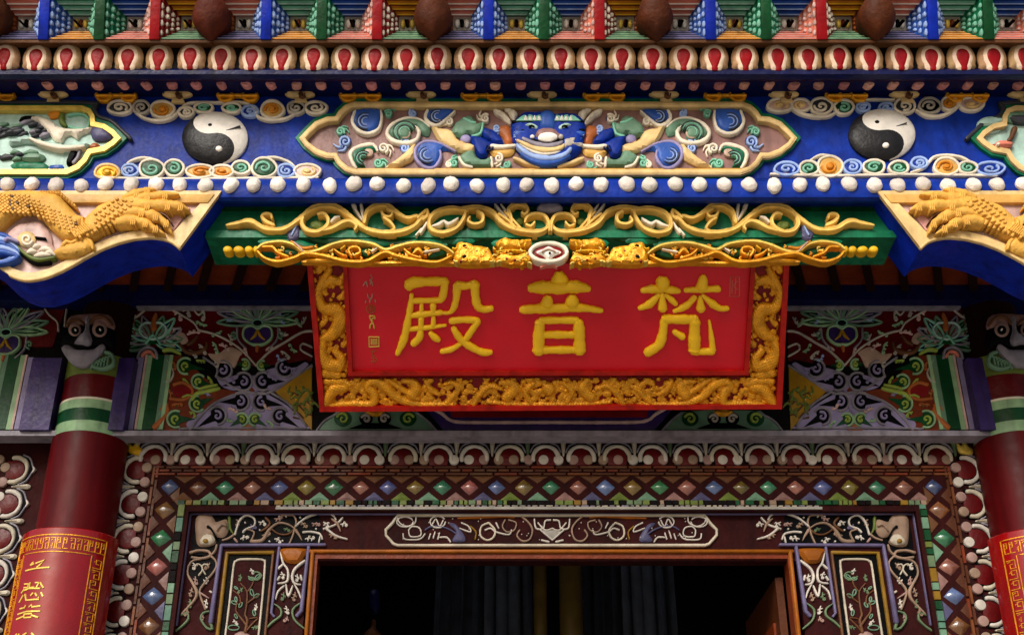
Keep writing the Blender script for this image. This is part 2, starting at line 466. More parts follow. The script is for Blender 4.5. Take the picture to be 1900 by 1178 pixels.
# ---- navy cornice with the petal bed
corn = thing('eave_cornice', 'dark navy cornice strip between the lotus petals and the row of pink studs', 'cornice', (XC, 6.14, zat(140, 6.14)))
MB('navy').extrude([z(128, 6.12), z(131, 6.095), z(138, 6.10), z(141, 6.12), z(148, 6.15), z(149, 6.21), (6.214, zat(149, 6.21) + .12), (6.9, zat(149, 6.21) + .12), (6.9, zat(128, 6.12))][::-1], XL, XR).build('strip', corn)
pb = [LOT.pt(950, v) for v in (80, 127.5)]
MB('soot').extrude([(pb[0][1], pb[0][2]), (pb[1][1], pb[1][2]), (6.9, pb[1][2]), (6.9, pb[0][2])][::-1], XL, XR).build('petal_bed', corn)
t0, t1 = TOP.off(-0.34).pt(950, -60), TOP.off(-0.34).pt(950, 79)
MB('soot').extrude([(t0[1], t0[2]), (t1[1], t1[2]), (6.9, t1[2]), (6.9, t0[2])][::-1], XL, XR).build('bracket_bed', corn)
tl = [TOP.off(0.03).pt(950, v) for v in (74.5, 79.5)]
MB('bronze').extrude([(tl[0][1], tl[0][2]), (tl[1][1], tl[1][2]), (tl[1][1] + .03, tl[1][2] + .06), (tl[0][1] + .4, tl[0][2] + .06)][::-1], XL, XR).build('ledge', corn)
te = [TOP.off(0.02).pt(950, v) for v in (-60, -3)]
MB('orange').extrude([(te[0][1], te[0][2]), (te[1][1], te[1][2]), (te[1][1] + .3, te[1][2] + .2), (te[0][1] + .5, te[0][2] + .1)][::-1], XL, XR).build('eave_board', corn)

# ---- porch ceiling and dark beam behind the name board
ceil = thing('porch_ceiling', 'dark red sloping ceiling boards with rafters, in the gap behind the name board', 'ceiling', (XC, 7.1, zat(480, 7.1)))
a, b = (6.72, zat(400, 6.72)), (7.62, zat(531, 7.62))
MB('rust').extrude([a, b, (7.62, b[1] + .3), (6.72, a[1] + .1)][::-1], XL, XR).build('boards', ceil)
x = -4.3
while x < 4.9:
    m = MB('darkpaint'); w, s = 0.06, (0.32 if x < XC else -0.32)
    p = [(x, a[0], a[1] - .004), (x + w, a[0], a[1] - .004), (x + w - s, b[0], b[1] - .004), (x - s, b[0], b[1] - .004)]
    m.add(p + [(q[0], q[1], q[2] - .05) for q in p], [[3, 2, 1, 0], [4, 5, 6, 7], [0, 1, 5, 4], [1, 2, 6, 5], [2, 3, 7, 6], [3, 0, 4, 7]])
    m.build('rafter', ceil); x += 0.24
nb = MB('navy').box(XL, XR, 7.60, 8.0, zat(556, 7.6), zat(528, 7.6)).build('tie_beam')
tag(nb, 'plain dark navy beam behind the name board, above the grey rail', 'beam')

# ---- columns
def zc(v): return zat(v, 7.55)
def column(Xc, label, blabel, name_side):
    c = thing('column', label, 'column', (Xc, 7.81, 0), 'round columns flanking the doorway')
    MB('column').cyl(Xc, 7.81, [(.248, 0.0), (.248, zc(800)), (.248, zc(797)), (.243, zc(796)), (.2, zc(796))], 56).build('shaft', c)
    bands = [('paleg', 797, 776), ('deepgreen', 776, 753), ('paleg', 753, 737), ('bone', 737, 733), ('darkred', 733, 690), ('olive', 690, 652), ('darkpaint', 652, 500)]
    for i, (mt, v0, v1) in enumerate(bands):
        r = .20 if mt == 'darkpaint' else .242 - (.004 if mt in ('darkred',) else 0)
        MB(mt).cyl(Xc, 7.81, [(.15, zc(v0)), (r, zc(v0)), (r, zc(v1) - .0005), (.15, zc(v1) - .0005)], 56).build('painted_band', c)
    return c
XCL = (145 - 950) / F * 8.15
XCR = 2 * XC - XCL
colL = column(XCL, 'dark red round column left of the doorway, with green painted bands on top', '', 'left')
colR = column(XCR, 'dark red round column cut off by the right edge of the photo', '', 'right')

# lion masks painted in relief at the column heads
CF = Plane(7.55 + .016, 640)
def lion(mirror=None):
    Q = Z(0, 560, 4.531)
    parts = []
    m = MB('black'); m.puff(Q([(540, 250), (620, 200), (720, 190), (860, 200), (960, 240), (975, 320), (955, 400), (860, 350), (700, 400), (560, 370), (515, 380)]), CF, .012, 8, 4, 7); parts.append(('mask', m))
    m = MB('mauve'); m.puff(Q([(560, 210), (575, 140), (640, 110), (850, 100), (940, 130), (960, 230), (840, 215), (730, 200), (640, 205)]), CF, .010, 8, 4, 7); parts.append(('forehead', m))
    m = MB('grey'); m.puff(Q([(720, 130), (755, 130), (750, 240), (775, 330), (740, 370), (690, 360), (625, 350), (660, 290), (710, 240)]), CF, .03, 8, 9, 5); parts.append(('nose', m))
    m = MB('grey'); m.puff(Q([(515, 385), (575, 362), (640, 400), (700, 402), (780, 400), (850, 355), (880, 370), (860, 420), (760, 520), (690, 548), (620, 530), (560, 470)]), CF, .03, 9, 6, 6); parts.append(('muzzle', m))
    for cx, cy, r in ((628, 235, 66), (836, 232, 78)):
        m = MB('shaderose'); u, v = Q([(cx, cy)])[0]
        m.dome(u, v, r * .82 / 4.53, r * .82 / 4.53, CF, .03, 4); parts.append(('eye', m))
        k = MB('black'); k.dome(u + .5, v + 1, r * .5 / 4.53, r * .5 / 4.53, CF, .042, 2.5)
        k.use('white').dome(u + 1, v, 1.6, 1.6, CF, .06, 3, 8, 3); parts.append(('pupil', k))
    m = MB('bronze'); m.stroke(Q([(560, 200), (590, 160), (660, 150), (700, 190)]), 2.2, CF, .035); m.stroke(Q([(760, 180), (800, 130), (880, 130), (940, 190)]), 2.6, CF, .035); parts.append(('brow', m))
    m = MB('sage'); m.stroke(Q([(880, 420), (940, 440), (950, 520), (860, 560), (780, 540)]), 3, CF, .02)
    for i in range(6): m.stroke(Q([(760 + i * 28, 560 - i * 6), (790 + i * 25, 500 - i * 9), (830 + i * 20, 520 - i * 12)]), 1.6, CF, .02)
    parts.append(('beard', m))
    return parts
for side in (0, 1):
    root = thing('lion_mask', ['black and white lion mask with two round eyes on the left column head', 'carved lion mask on the right column head, half cut off by the photo edge'][side], 'carving', (XCL if side == 0 else XCR, 7.56, zat(640, 7.56)), 'lion masks on the column heads')
    eye = None
    for nm, m in lion():
        if side: m = m.mirror(XC)
        if nm == 'pupil': m.build(nm, eye)
        else:
            ob = m.build(nm, root)
            if nm == 'eye': eye = ob

# red couplet boards curved round the columns
def board(Xc, label, mirror):
    bt = thing('couplet_board', label, 'sign board', (Xc, 7.81, 1.0), 'red couplet boards curved round the columns')
    zt = zat(975, 7.48)
    r = .315
    MB('couplet').cyl(Xc, 7.81, [(.27, 1.0), (r, 1.0), (r, zt - .006), (r - .006, zt), (.27, zt)], 60, 190, 350).build('board', bt)
    def P(a, zz, rr=r): return np.array((Xc + rr * math.cos(R(a)), 7.81 + rr * math.sin(R(a)), zz))
    def rod(m, pts, w, hgt=.004):           # a raised line on the curved face, pts (angle, z)
        pts = [np.array(p, float) for p in pts]
        q = [pts[0]]
        for i in range(len(pts) - 1):
            k = max(1, int(abs(pts[i + 1][0] - pts[i][0]) / 6))
            q += [pts[i] + (pts[i + 1] - pts[i]) * (j + 1) / k for j in range(k)]
        dg = 180 / math.pi / r
        L2 = [np.array((p[0] / dg, p[1])) for p in q]; vs = []
        for i, p in enumerate(L2):
            t = L2[min(i + 1, len(L2) - 1)] - L2[max(i - 1, 0)]; t = t / (np.linalg.norm(t) + 1e-9); nn = np.array((-t[1], t[0]))
            e = -t * w * .5 if i == 0 else (t * w * .5 if i == len(L2) - 1 else 0)
            for k_, hh in ((-1, -.002), (-.7, hgt), (.7, hgt), (1, -.002)):
                c = p + nn * w * k_ + e; vs.append(P(c[0] * dg, c[1], r + hh))
        fs = [[i * 4 + k_, i * 4 + k_ + 1, i * 4 + k_ + 5, i * 4 + k_ + 4] for i in range(len(L2) - 1) for k_ in range(3)]
        fs += [[3, 2, 1, 0], [len(vs) - 4, len(vs) - 3, len(vs) - 2, len(vs) - 1]]
        m.add(vs, fs)
    m = MB('gilt')
    A0, A1, d = 211, 329, 16.5
    rod(m, [(A0, 1.02), (A0, zt - .05), (A1, zt - .05), (A1, 1.02)], .004)
    rod(m, [(A0 + d, 1.02), (A0 + d, zt - .16), (A1 - d, zt - .16), (A1 - d, 1.02)], .003)
    m.build('border_line', bt)
    m = MB('gilt'); rs = random.Random(3)
    def glyph(a, zz, sa, sz):              # squarish key-fret mark
        kind = rs.randrange(4)
        box = [(a - sa, zz - sz), (a + sa, zz - sz), (a + sa, zz + sz), (a - sa * .3, zz + sz), (a - sa * .3, zz), (a + sa * .35, zz)]
        if kind == 0: rod(m, box, .0035)
        elif kind == 1: rod(m, [(2 * a - p[0], p[1]) for p in box], .0035)
        elif kind == 2: rod(m, [(a - sa, zz + sz), (a + sa, zz + sz), (a + sa, zz - sz)], .0035); rod(m, [(a - sa * .6, zz - sz * .6), (a, zz), (a - sa * .2, zz - sz)], .003)
        else: rod(m, [(p[0], 2 * zz - p[1]) for p in box], .0035)
        rod(m, [(a - sa * .8, zz + sz * .5), (a - sa * .2, zz + sz * .7)], .003)
    a = A0 + 6
    while a < A1 - 4: glyph(a, zt - .105, 2.6, .034); a += 7.2
    m.build('fret_border', bt)
    for ac in (A0 + d / 2, A1 - d / 2):
        m = MB('gilt'); zz = zt - .21
        while zz > 1.1: glyph(ac, zz, 5.0, .026); zz -= .066
        m.build('fret_border', bt)
    # gilt characters, brush strokes in (x, y) of a 0..100 box
    G = [[((20, 30), (30, 18), (34, 28), (22, 32)), ((45, 25), (78, 12), (60, 38), (52, 46)), ((0, 56), (50, 52), (100, 50))],
         [((8, 8), (28, 10), (26, 28), (8, 26)), ((34, 6), (34, 30), (54, 30)), ((58, 8), (72, 8), (66, 30)), ((78, 10), (92, 34)), ((10, 36), (0, 50)), ((14, 40), (34, 34), (80, 38)), ((-4, 96), (10, 66)), ((20, 62), (30, 92), (84, 92), (80, 82)), ((48, 70), (54, 60)), ((66, 62), (72, 74)), ((88, 60), (96, 76))],
         [((8, 14), (30, 12), (32, 2)), ((50, 10), (58, 0), (62, 12), (92, 8)), ((2, 40), (44, 32), (96, 34)), ((0, 64), (34, 54)), ((34, 44), (66, 44), (66, 62), (36, 62), (34, 44)), ((70, 54), (92, 64))],
         [((0, 50), (14, 22)), ((26, 24), (30, 60), (52, 82), (84, 78), (80, 62)), ((46, 30), (58, 22)), ((80, 24), (94, 42))],
         [((20, 50), (24, 18), (60, 2), (66, 20)), ((64, 24), (44, 46)), ((0, 62), (30, 52), (90, 46)), ((20, 70), (60, 66), (84, 60)), ((8, 96), (50, 80), (96, 98)), ((50, 50), (50, 96))]]
    for k, gl in enumerate(G + G[::-1]):
        m = MB('giltpale')
        zt2 = zt - .20 - k * .146; hh = .125
        for st in gl:
            rod(m, [(253 + (p[0] - 50) * .30, zt2 - p[1] / 100 * hh) for p in st], .0062, .006)
        m.build('gold_character', bt)
    return bt
board(XCL, 'glossy red couplet board with gold writing and fret border, curved round the left column', 0)
board(XCR, 'red couplet board on the right column, only its fret bordered edge in view', 1)

# ================================================================ painted lintel behind the name board
lint = thing('painted_lintel', 'dark lintel painted with lotus and cloud scrolls, behind the name board', 'lintel', WL.pt(1021, 690))
xa, xb = WL.pt(216, 798)[0], WL.pt(1826, 798)[0]
MB('soot').box(xa, xb, 7.76, 8.2, zat(803, 7.75), zat(556, 7.75)).build('panel', lint)
MB('grey').box(xa + .02, xb - .02, 7.69, 7.76, zat(570, 7.69), zat(557, 7.69)).build('upper_rail', lint)
MB('grey').box(xa, xb, 7.66, 7.79, zat(808, 7.66), zat(798.5, 7.66)).build('lower_rail', lint)
LQ = Z(220, 550, 4.711)
def fillp(m, mat, pts, h=.004, sm=True):
    m.use(mat)
    p = cr(pts, None, 6, True)[0] if sm else pts
    m.prism(p, WL, -.02, h, .6)
def lintel_half():
    out = []
    # red ground with wavy white edge
    m = MB('darkred'); m.prism(LQ([(70, 85), (1690, 85), (1690, 560), (1200, 610), (780, 520), (500, 440), (60, 440)]), WL, -.012, .002); out.append(('ground_field', m))
    m = MB('rust'); m.prism(LQ([(395, 500), (560, 520), (850, 800), (1030, 830), (640, 1172), (300, 1172)]), WL, -.012, .003)
    m.use('brick'); m.prism(cr(LQ([(470, 800), (560, 780), (640, 820), (600, 870), (510, 880)]), None, 5, True)[0], WL, 0, .006)
    m.use('rust'); m.prism(LQ([(400, 560), (480, 640), (440, 760), (380, 900), (330, 1100), (360, 800)]), WL, 0, .005)
    m.use('terracotta'); m.stroke(LQ([(480, 770), (560, 750), (640, 800), (640, 860), (560, 900), (450, 890)]), 3, WL, .01); m.stroke(LQ([(410, 930), (430, 1000), (380, 1080), (310, 1150)]), [1.5, 4, 5, 6], WL, .01); out.append(('terracotta_field', m))
    m = MB('ochre'); m.prism(LQ([(1370, 830), (1690, 610), (1690, 1170), (1640, 1110)]), WL, -.012, .006, 1)
    m.use('olive')
    rs = random.Random(5)
    for i in range(16):
        x_, y_ = rs.uniform(1500, 1690), rs.uniform(790, 1000); a_ = rs.uniform(0, 6.3)
        m.stroke(LQ([(x_, y_), (x_ + 40 * math.cos(a_), y_ + 40 * math.sin(a_)), (x_ + 70 * math.cos(a_ + .7), y_ + 70 * math.sin(a_ + .7))]), [2.6, 1.4], WL, .012)
    m.use('bronze')
    for i in range(8):
        x_, y_ = rs.uniform(1520, 1680), rs.uniform(830, 1060)
        m.stroke(LQ([(x_, y_), (x_ + 50, y_ + rs.uniform(10, 80))]), [2, 1], WL, .010)
    m.use('yellow')
    for i in range(5): m.dome(*LQ([(1500 + i * 13, 850 + (i * 37) % 50)])[0], 1.7, 1.4, WL, .014, 1.5, 8, 2)
    out.append(('diamond_field', m))
    m = MB('beige'); m.puff(LQ([(460, 330), (520, 305), (580, 330), (610, 390), (560, 420), (500, 390), (440, 370)]), WL, .005, 8, 2, 6, -.02)
    m.puff(LQ([(780, 500), (870, 500), (970, 440), (1080, 490), (1060, 520), (1010, 620), (960, 600), (880, 590), (830, 560)]), WL, .005, 8, 2, 6, -.02)
    m.puff(LQ([(395, 390), (520, 425), (515, 450), (400, 430)]), WL, .006, 5, 2, 5, -.02); out.append(('pale_patch', m))
    # lilac cloud ground
    m = MB('beige'); m.use('lilac')
    m.prism(cr(LQ([(850, 690), (900, 780), (1010, 820), (1100, 800), (1180, 830), (1300, 810), (1330, 840), (1420, 800), (1560, 680), (1660, 590), (1560, 570), (1420, 610), (1300, 640), (1180, 690), (1060, 680), (960, 700), (880, 650)]), None, 6, True)[0], WL, -.012, .0045)
    m.prism(cr(LQ([(630, 1150), (800, 960), (980, 870), (1100, 800), (1180, 830), (1270, 840), (1420, 920), (1530, 1000), (1630, 1120), (1600, 1165)]), None, 6, True)[0], WL, -.012, .0045)
    out.append(('cloud_field', m))
    ow = MB('dimwhite')
    for pts, r in (([(430, 95), (550, 160), (660, 230), (700, 290), (780, 310), (880, 345), (1000, 410), (1090, 480), (1200, 600)], 1.7),
                   ([(1690, 300), (1600, 312), (1450, 400), (1320, 480), (1200, 600)], 1.8), ([(640, 85), (700, 160), (750, 100)], 1.5),
                   ([(250, 95), (180, 160), (90, 220), (50, 300)], 1.6), ([(50, 90), (30, 190), (10, 260)], 1.5),
                   ([(1690, 440), (1610, 410), (1590, 460), (1690, 520)], 1.6)):
        ow.stroke(LQ(pts), r, WL, .012, 1.0)
    out.append(('white_piping', ow))
    # lotus flowers: fans of outlined pointed petals round a heart shaped bud
    def petalfan(m, cx, cy, angs, Lx, Ly, wd, fills, lines):
        for i, a_ in enumerate(sorted(angs, key=lambda q: -abs(q + 90))):
            c_, s_ = math.cos(R(a_)), math.sin(R(a_)); ln = Lx * abs(c_) + Ly * abs(s_)
            def P_(t, w): return (cx + c_ * ln * t - s_ * w * wd, cy + s_ * ln * t + c_ * w * wd + (26 * t * t if abs(c_) > .7 else 0))
            out_ = [P_(.12, .25), P_(.4, .95), P_(.68, .85), P_(.88, .4), P_(1.0, 0), P_(.88, -.4), P_(.68, -.85), P_(.4, -.95), P_(.12, -.25)]
            h_ = .006 + .0008 * i
            m.use(fills[i % len(fills)]).prism(LQ(out_), WL, -.012, h_, .5)
            m.use(lines[i % len(lines)]).stroke(LQ(out_), [1.4, 2.0, 2.0, 1.8, 1.4, 1.8, 2.0, 2.0, 1.4], WL, h_ + .005, .9, step=4)
            m.stroke(LQ([P_(.2, 0), P_(.5, .12), P_(.78, 0)]), [.7, 1.5, .6], WL, h_ + .004, .9, step=4)
    lo = MB('sage'); c = (1215, 225)
    petalfan(lo, c[0], c[1], (-176, -162, -146, -126, -106, -74, -54, -34, -18, -4), 350, 130, 36, ['soot', 'deepgreen', 'navy'], ['sage', 'paleg', 'grey'])
    for sx in (-1, 1):
        lo.use('purple').prism(LQ([(c[0], c[1] + 60), (c[0] + sx * 50, c[1] + 28), (c[0] + sx * 115, c[1] + 50), (c[0] + sx * 124, c[1] + 130), (c[0] + sx * 60, c[1] + 185), (c[0], c[1] + 195)]), WL, -.012, .013, .5)
        lo.use('paleg').stroke(LQ([(c[0], c[1] + 60), (c[0] + sx * 50, c[1] + 28), (c[0] + sx * 115, c[1] + 50), (c[0] + sx * 124, c[1] + 130), (c[0] + sx * 60, c[1] + 185), (c[0], c[1] + 195)]), 2.1, WL, .019, 1.0, step=4)
        lo.use('grey').stroke(LQ([(c[0] + sx * 180, c[1] + 40), (c[0] + sx * 170, c[1] + 150), (c[0] + sx * 100, c[1] + 230)]), 1.7, WL, .012, 1.0)
        lo.use('ochre').stroke(LQ([(c[0] + sx * 62, c[1] + 150), (c[0] + sx * 22, c[1] + 115), (c[0], c[1] + 60)]), [1, 2.6, 2], WL, .018)
        lo.use('sage').stroke(LQ(spiral(c[0] + sx * 210, c[1] + 110, 34, 1.2, 90, sx, .15, 12)), [1.8, 1.4], WL, .012, 1, step=3)
    lo.use('terracotta').stroke(LQ([(c[0], c[1] + 190), (c[0] - 8, c[1] + 250)]), [3.4, 2.4], WL, .014)
    lo.use('soot').dome(*LQ([(c[0], c[1] + 8)])[0], 9, 6, WL, .018, 3); lo.use('mint').stroke(LQ(ell(c[0], c[1] + 8, 44, 30, 14)), 1.6, WL, .02, 1, closed=True, step=4)
    out.append(('hanging_lotus', lo))
    lo = MB('grey'); c = (300, 400)
    petalfan(lo, c[0], c[1], (-168, -150, -132, -112, -68, -48, -30, -12, 8, 172), 235, 170, 40, ['deepgreen', 'navy', 'soot'], ['sage', 'mint', 'grey'])
    for sx in (-1, 1):
        q = [(c[0], c[1] - 25), (c[0] + sx * 80, c[1] - 50), (c[0] + sx * 118, c[1] - 115), (c[0] + sx * 70, c[1] - 170), (c[0], c[1] - 165)]
        lo.use('bronze').prism(LQ(q), WL, -.012, .015, .5); lo.use('aqua').stroke(LQ(q), 2.0, WL, .021, 1, step=4)
        lo.use('shadeclay').stroke(LQ([(c[0] + sx * 150, c[1] - 200), (c[0] + sx * 178, c[1] - 130), (c[0] + sx * 150, c[1] - 60)]), 1.8, WL, .013, 1)
    lo.use('terracotta').stroke(LQ([(c[0] + 26, c[1] - 250), (c[0] + 8, c[1] - 180), (c[0] + 6, c[1] - 110)]), [2.2, 5, 5.5], WL, .022)
    lo.use('deepgreen').prism(LQ([(c[0], c[1] - 62), (c[0] + 62, c[1] + 12), (c[0] - 62, c[1] + 12)]), WL, -.012, .02, .5); lo.use('mint').stroke(LQ([(c[0] - 62, c[1] + 12), (c[0], c[1] - 62), (c[0] + 62, c[1] + 12)]), 1.9, WL, .026, 1, step=5)
    out.append(('standing_lotus', lo))
    # comma curls
    def curl(m, cx, cy, r, ta, tl, fill, line, pad, sgn):
        a0 = R(ta); tip = (cx + math.cos(a0) * tl, cy + math.sin(a0) * tl)
        arc = [(cx + r * math.cos(a0 + R(a)), cy + r * math.sin(a0 + R(a))) for a in range(65, 296, 23)]
        poly = arc + [(cx + r * .75 * math.cos(a0 + R(-38)) , cy + r * .75 * math.sin(a0 + R(-38))), tip, (cx + r * .85 * math.cos(a0 + R(38)), cy + r * .85 * math.sin(a0 + R(38)))]
        m.use(fill).prism(LQ(poly), WL, -.012, .0085)
        m.use(pad).stroke(LQ([(cx + (q[0] - cx) * 1.18, cy + (q[1] - cy) * 1.18) for q in [tip] + arc[::-1] + [tip]]) if tl < r * 1.3 else LQ([(cx + (q[0] - cx) * 1.2, cy + (q[1] - cy) * 1.2) for q in arc]), 2.0, WL, .012, .9)
        m.use(line).stroke(LQ(spiral(cx, cy, r * .66, 1.05, ta + (100 if sgn > 0 else -100), sgn, .12, 12)), [2.2, 2.0, 1.2], WL, .016, 1, step=3)
    m = MB('black')
    for (cx, cy, r, ta, tl, sg) in ((910, 640, 66, -165, 190, 1), (1090, 742, 66, 168, 190, 1), (1265, 740, 66, 0, 190, -1), (1455, 625, 66, -20, 220, -1), (1062, 915, 66, 178, 180, 1), (1250, 918, 66, 10, 190, -1), (862, 1040, 66, 150, 200, 1), (1412, 1045, 62, 30, 190, -1)):
        curl(m, cx, cy, r, ta, tl, 'black', 'lilac', 'grey', sg)
    out.append(('dark_curl', m))
    m = MB('deepgreen')
    for (cx, cy, r, ta, tl, sg) in ((585, 605, 58, 10, 170, 1), (700, 740, 50, 20, 150, 1), (690, 935, 58, -20, 150, 1), (500, 1070, 62, 0, 170, 1), (1075, 1075, 46, 150, 120, 1), (1195, 1075, 46, 30, 120, -1), (1100, 590, 36, 180, 70, 1), (1255, 600, 34, 0, 70, -1)):
        curl(m, cx, cy, r, ta, tl, 'deepgreen', 'lime', 'paleg', sg)
    m.use('lime').stroke(LQ([(880, 800), (760, 830), (680, 850), (640, 900)]), [3, 4, 3], WL, .013); m.stroke(LQ([(860, 770), (760, 790), (700, 810)]), [2, 3, 2], WL, .013)
    m.use('lime').stroke(LQ([(560, 880), (600, 860), (650, 870)]), 2, WL, .013); m.stroke(LQ([(390, 470), (460, 460), (540, 500)]), [3, 4, 2], WL, .013)
    out.append(('green_curl', m))
    m = MB('bronze'); m.stroke(LQ([(530, 410), (590, 480), (680, 490), (760, 450), (770, 400)]), [2, 4, 4, 3, 2], WL, .013); m.stroke(LQ([(600, 420), (650, 390), (690, 340)]), [2, 3, 1.5], WL, .013); m.use('dimwhite').stroke(LQ([(540, 270), (480, 290), (430, 350), (400, 400)]), [1, 2, 2, 1], WL, .013)
    m.use('dimwhite').stroke(LQ([(420, 750), (460, 720), (480, 660), (450, 600), (420, 550)]), [3, 2, 1.4, 1, .8], WL, .013)
    out.append(('scroll_piping', m))
    # diamond outline
    m = MB('grey')
    for pts in ([(850, 690), (1000, 790), (1160, 840), (1330, 830), (1690, 600)], [(620, 1165), (800, 960), (1000, 860), (1160, 835)], [(1330, 835), (1500, 950), (1640, 1130)], [(560, 1165), (620, 1150), (1640, 1150)], [(740, 530), (860, 620), (850, 700)]):
        m.stroke(LQ(pts), 2.0, WL, .010, .8)
    m.use('terracotta').prism(LQ([(1060, 1168), (1130, 1110), (1200, 1168)]), WL, -.01, .008); m.use('rust').prism(LQ([(1165, 790), (1190, 820), (1165, 850), (1140, 820)]), WL, -.01, .008)
    out.append(('cloud_piping', m))
    # fine filigree filling the red and dark grounds
    rs = random.Random(17); fm = MB('dimwhite')
    def tendril(x_, y_, a_, sc_, mt):
        fm.use(mt)
        p = [(x_, y_)]; a = a_
        for i in range(5):
            p.append((p[-1][0] + 16 * sc_ * math.cos(a), p[-1][1] + 16 * sc_ * math.sin(a))); a += rs.uniform(-.2, .5)
        fm.stroke(LQ(p), [1.4, 1.7, .9], WL, .011, 1, step=4)
        s_ = rs.choice((-1, 1)); ex, ey = p[-1]; r_ = 11 * sc_
        fm.stroke(LQ(spiral(ex + r_ * math.cos(a + s_ * 1.57), ey + r_ * math.sin(a + s_ * 1.57), r_, 1.1, math.degrees(a) - s_ * 90, s_, .2, 10)), [1.6, 1.3, .9], WL, .011, 1, step=3)
        for k in (1, 3):
            q = p[k]; b_ = a_ + s_ * 1.2; w1 = [(q[0] + 17 * sc_ * math.cos(b_ + e_), q[1] + 17 * sc_ * math.sin(b_ + e_)) for e_ in (-.45, .45)]
            fm.use(rs.choice(['deepgreen', 'navy', 'green', 'slate'])).prism(LQ([q, w1[0], (q[0] + 32 * sc_ * math.cos(b_), q[1] + 32 * sc_ * math.sin(b_)), w1[1]]), WL, -.01, .009); fm.use(mt)
            fm.stroke(LQ([q, (q[0] + 12 * sc_ * math.cos(b_), q[1] + 12 * sc_ * math.sin(b_)), (q[0] + 20 * sc_ * math.cos(b_ + .7), q[1] + 20 * sc_ * math.sin(b_ + .7))]), [1.0, 1.8, .7], WL, .011, 1, step=3)
    for (x_, y_, a_, sc_, mt) in ((480, 130, 10, 1.3, 'rose'), (560, 100, 25, 1.2, 'dimwhite'), (600, 330, -20, 1.2, 'rose'), (700, 420, 20, 1.2, 'dimwhite'), (820, 400, 30, 1.2, 'paleg'), (880, 420, 10, 1.1, 'rose'), (770, 250, 190, 1.0, 'paleg'), (740, 120, 60, 1.1, 'dimwhite'), (900, 300, 150, 1.0, 'paleg'), (960, 330, 60, 1.0, 'dimwhite'), (1480, 330, 160, 1.2, 'dimwhite'), (1600, 260, 200, 1.0, 'paleg'), (1640, 180, 120, 1.1, 'dimwhite'), (1560, 480, 200, 1.0, 'paleg'), (1420, 480, 10, 1.1, 'dimwhite'), (1130, 520, 240, .8, 'rose'), (1290, 470, -60, .8, 'rose'), (120, 150, 60, 1.1, 'rose'), (100, 260, 20, 1.0, 'paleg'), (470, 560, 60, 1.0, 'terracotta'), (430, 640, 80, 1.0, 'terracotta'), (420, 820, 20, 1.0, 'terracotta'), (470, 950, -30, 1.0, 'terracotta'), (360, 1000, -60, 1.0, 'terracotta'), (560, 720, 10, .8, 'lime'), (620, 1010, 10, .9, 'lime'), (800, 860, 200, .9, 'lilac'), (960, 980, 10, .9, 'rose'), (1330, 980, 170, .9, 'rose'), (1000, 1090, 180, .9, 'paleg'), (1290, 1090, 0, .9, 'paleg'), (1160, 950, 90, .8, 'lilac'), (1180, 700, 60, .8, 'lilac'), (840, 560, 30, .9, 'dimwhite'), (950, 720, 10, .8, 'lilac'), (1390, 720, 170, .8, 'lilac'), (1560, 620, 160, .9, 'lilac'), (1000, 200, 160, .8, 'paleblue'), (1400, 200, 20, .8, 'paleblue'), (1050, 140, 200, .8, 'paleblue'), (1370, 140, -20, .8, 'paleblue'), (680, 560, -20, .8, 'lime'), (780, 700, 30, .8, 'lime'), (620, 470, 20, 1.0, 'dimwhite'), (1440, 560, 200, .8, 'paleblue')):
        tendril(x_, y_, R(a_), sc_, mt)
    out.append(('filigree', fm))
    # upright stripes beside the column
    st = [('purple', 497, 560), ('lilac', 560, 610), ('soot', 610, 618), ('rose', 618, 640), ('paleg', 640, 684), ('deepgreen', 684, 790), ('sage', 790, 838), ('paleg', 838, 870)]
    z0, z1 = zat(797, 7.74), zat(664, 7.74)
    xs = lambda p: WL.pt(220 + (p - 500 + 24) / 4.711, 797)[0]
    for i, (mt, p0, p1) in enumerate(st):
        m = MB(mt); d = .004 * (i % 2); m.box(xs(p0), xs(p1) - .001, 7.735 - d, 7.765, z0, z1 + (.02 if i > 2 else 0)); out.append(('stripe', m))
    m = MB('purple'); PB = Plane(7.63, 797); m.box(PB.pt(189, 797)[0], PB.pt(228, 797)[0], 7.63, 7.765, zat(797, 7.63), zat(664, 7.63)); out.append(('end_block', m))
    m = MB('grey'); m.stroke(LQ([(165, 540), (190, 470), (260, 440), (320, 470), (335, 540)]), 2.4, WL, .022); m.use('salmon').stroke(LQ([(205, 520), (230, 485), (280, 480), (315, 530)]), 2.6, WL, .022); out.append(('stripe_cap', m))
    return out
half = lintel_half()
for nm, m in half:
    m.build(nm, lint); m.mirror(XC).build(nm, lint)
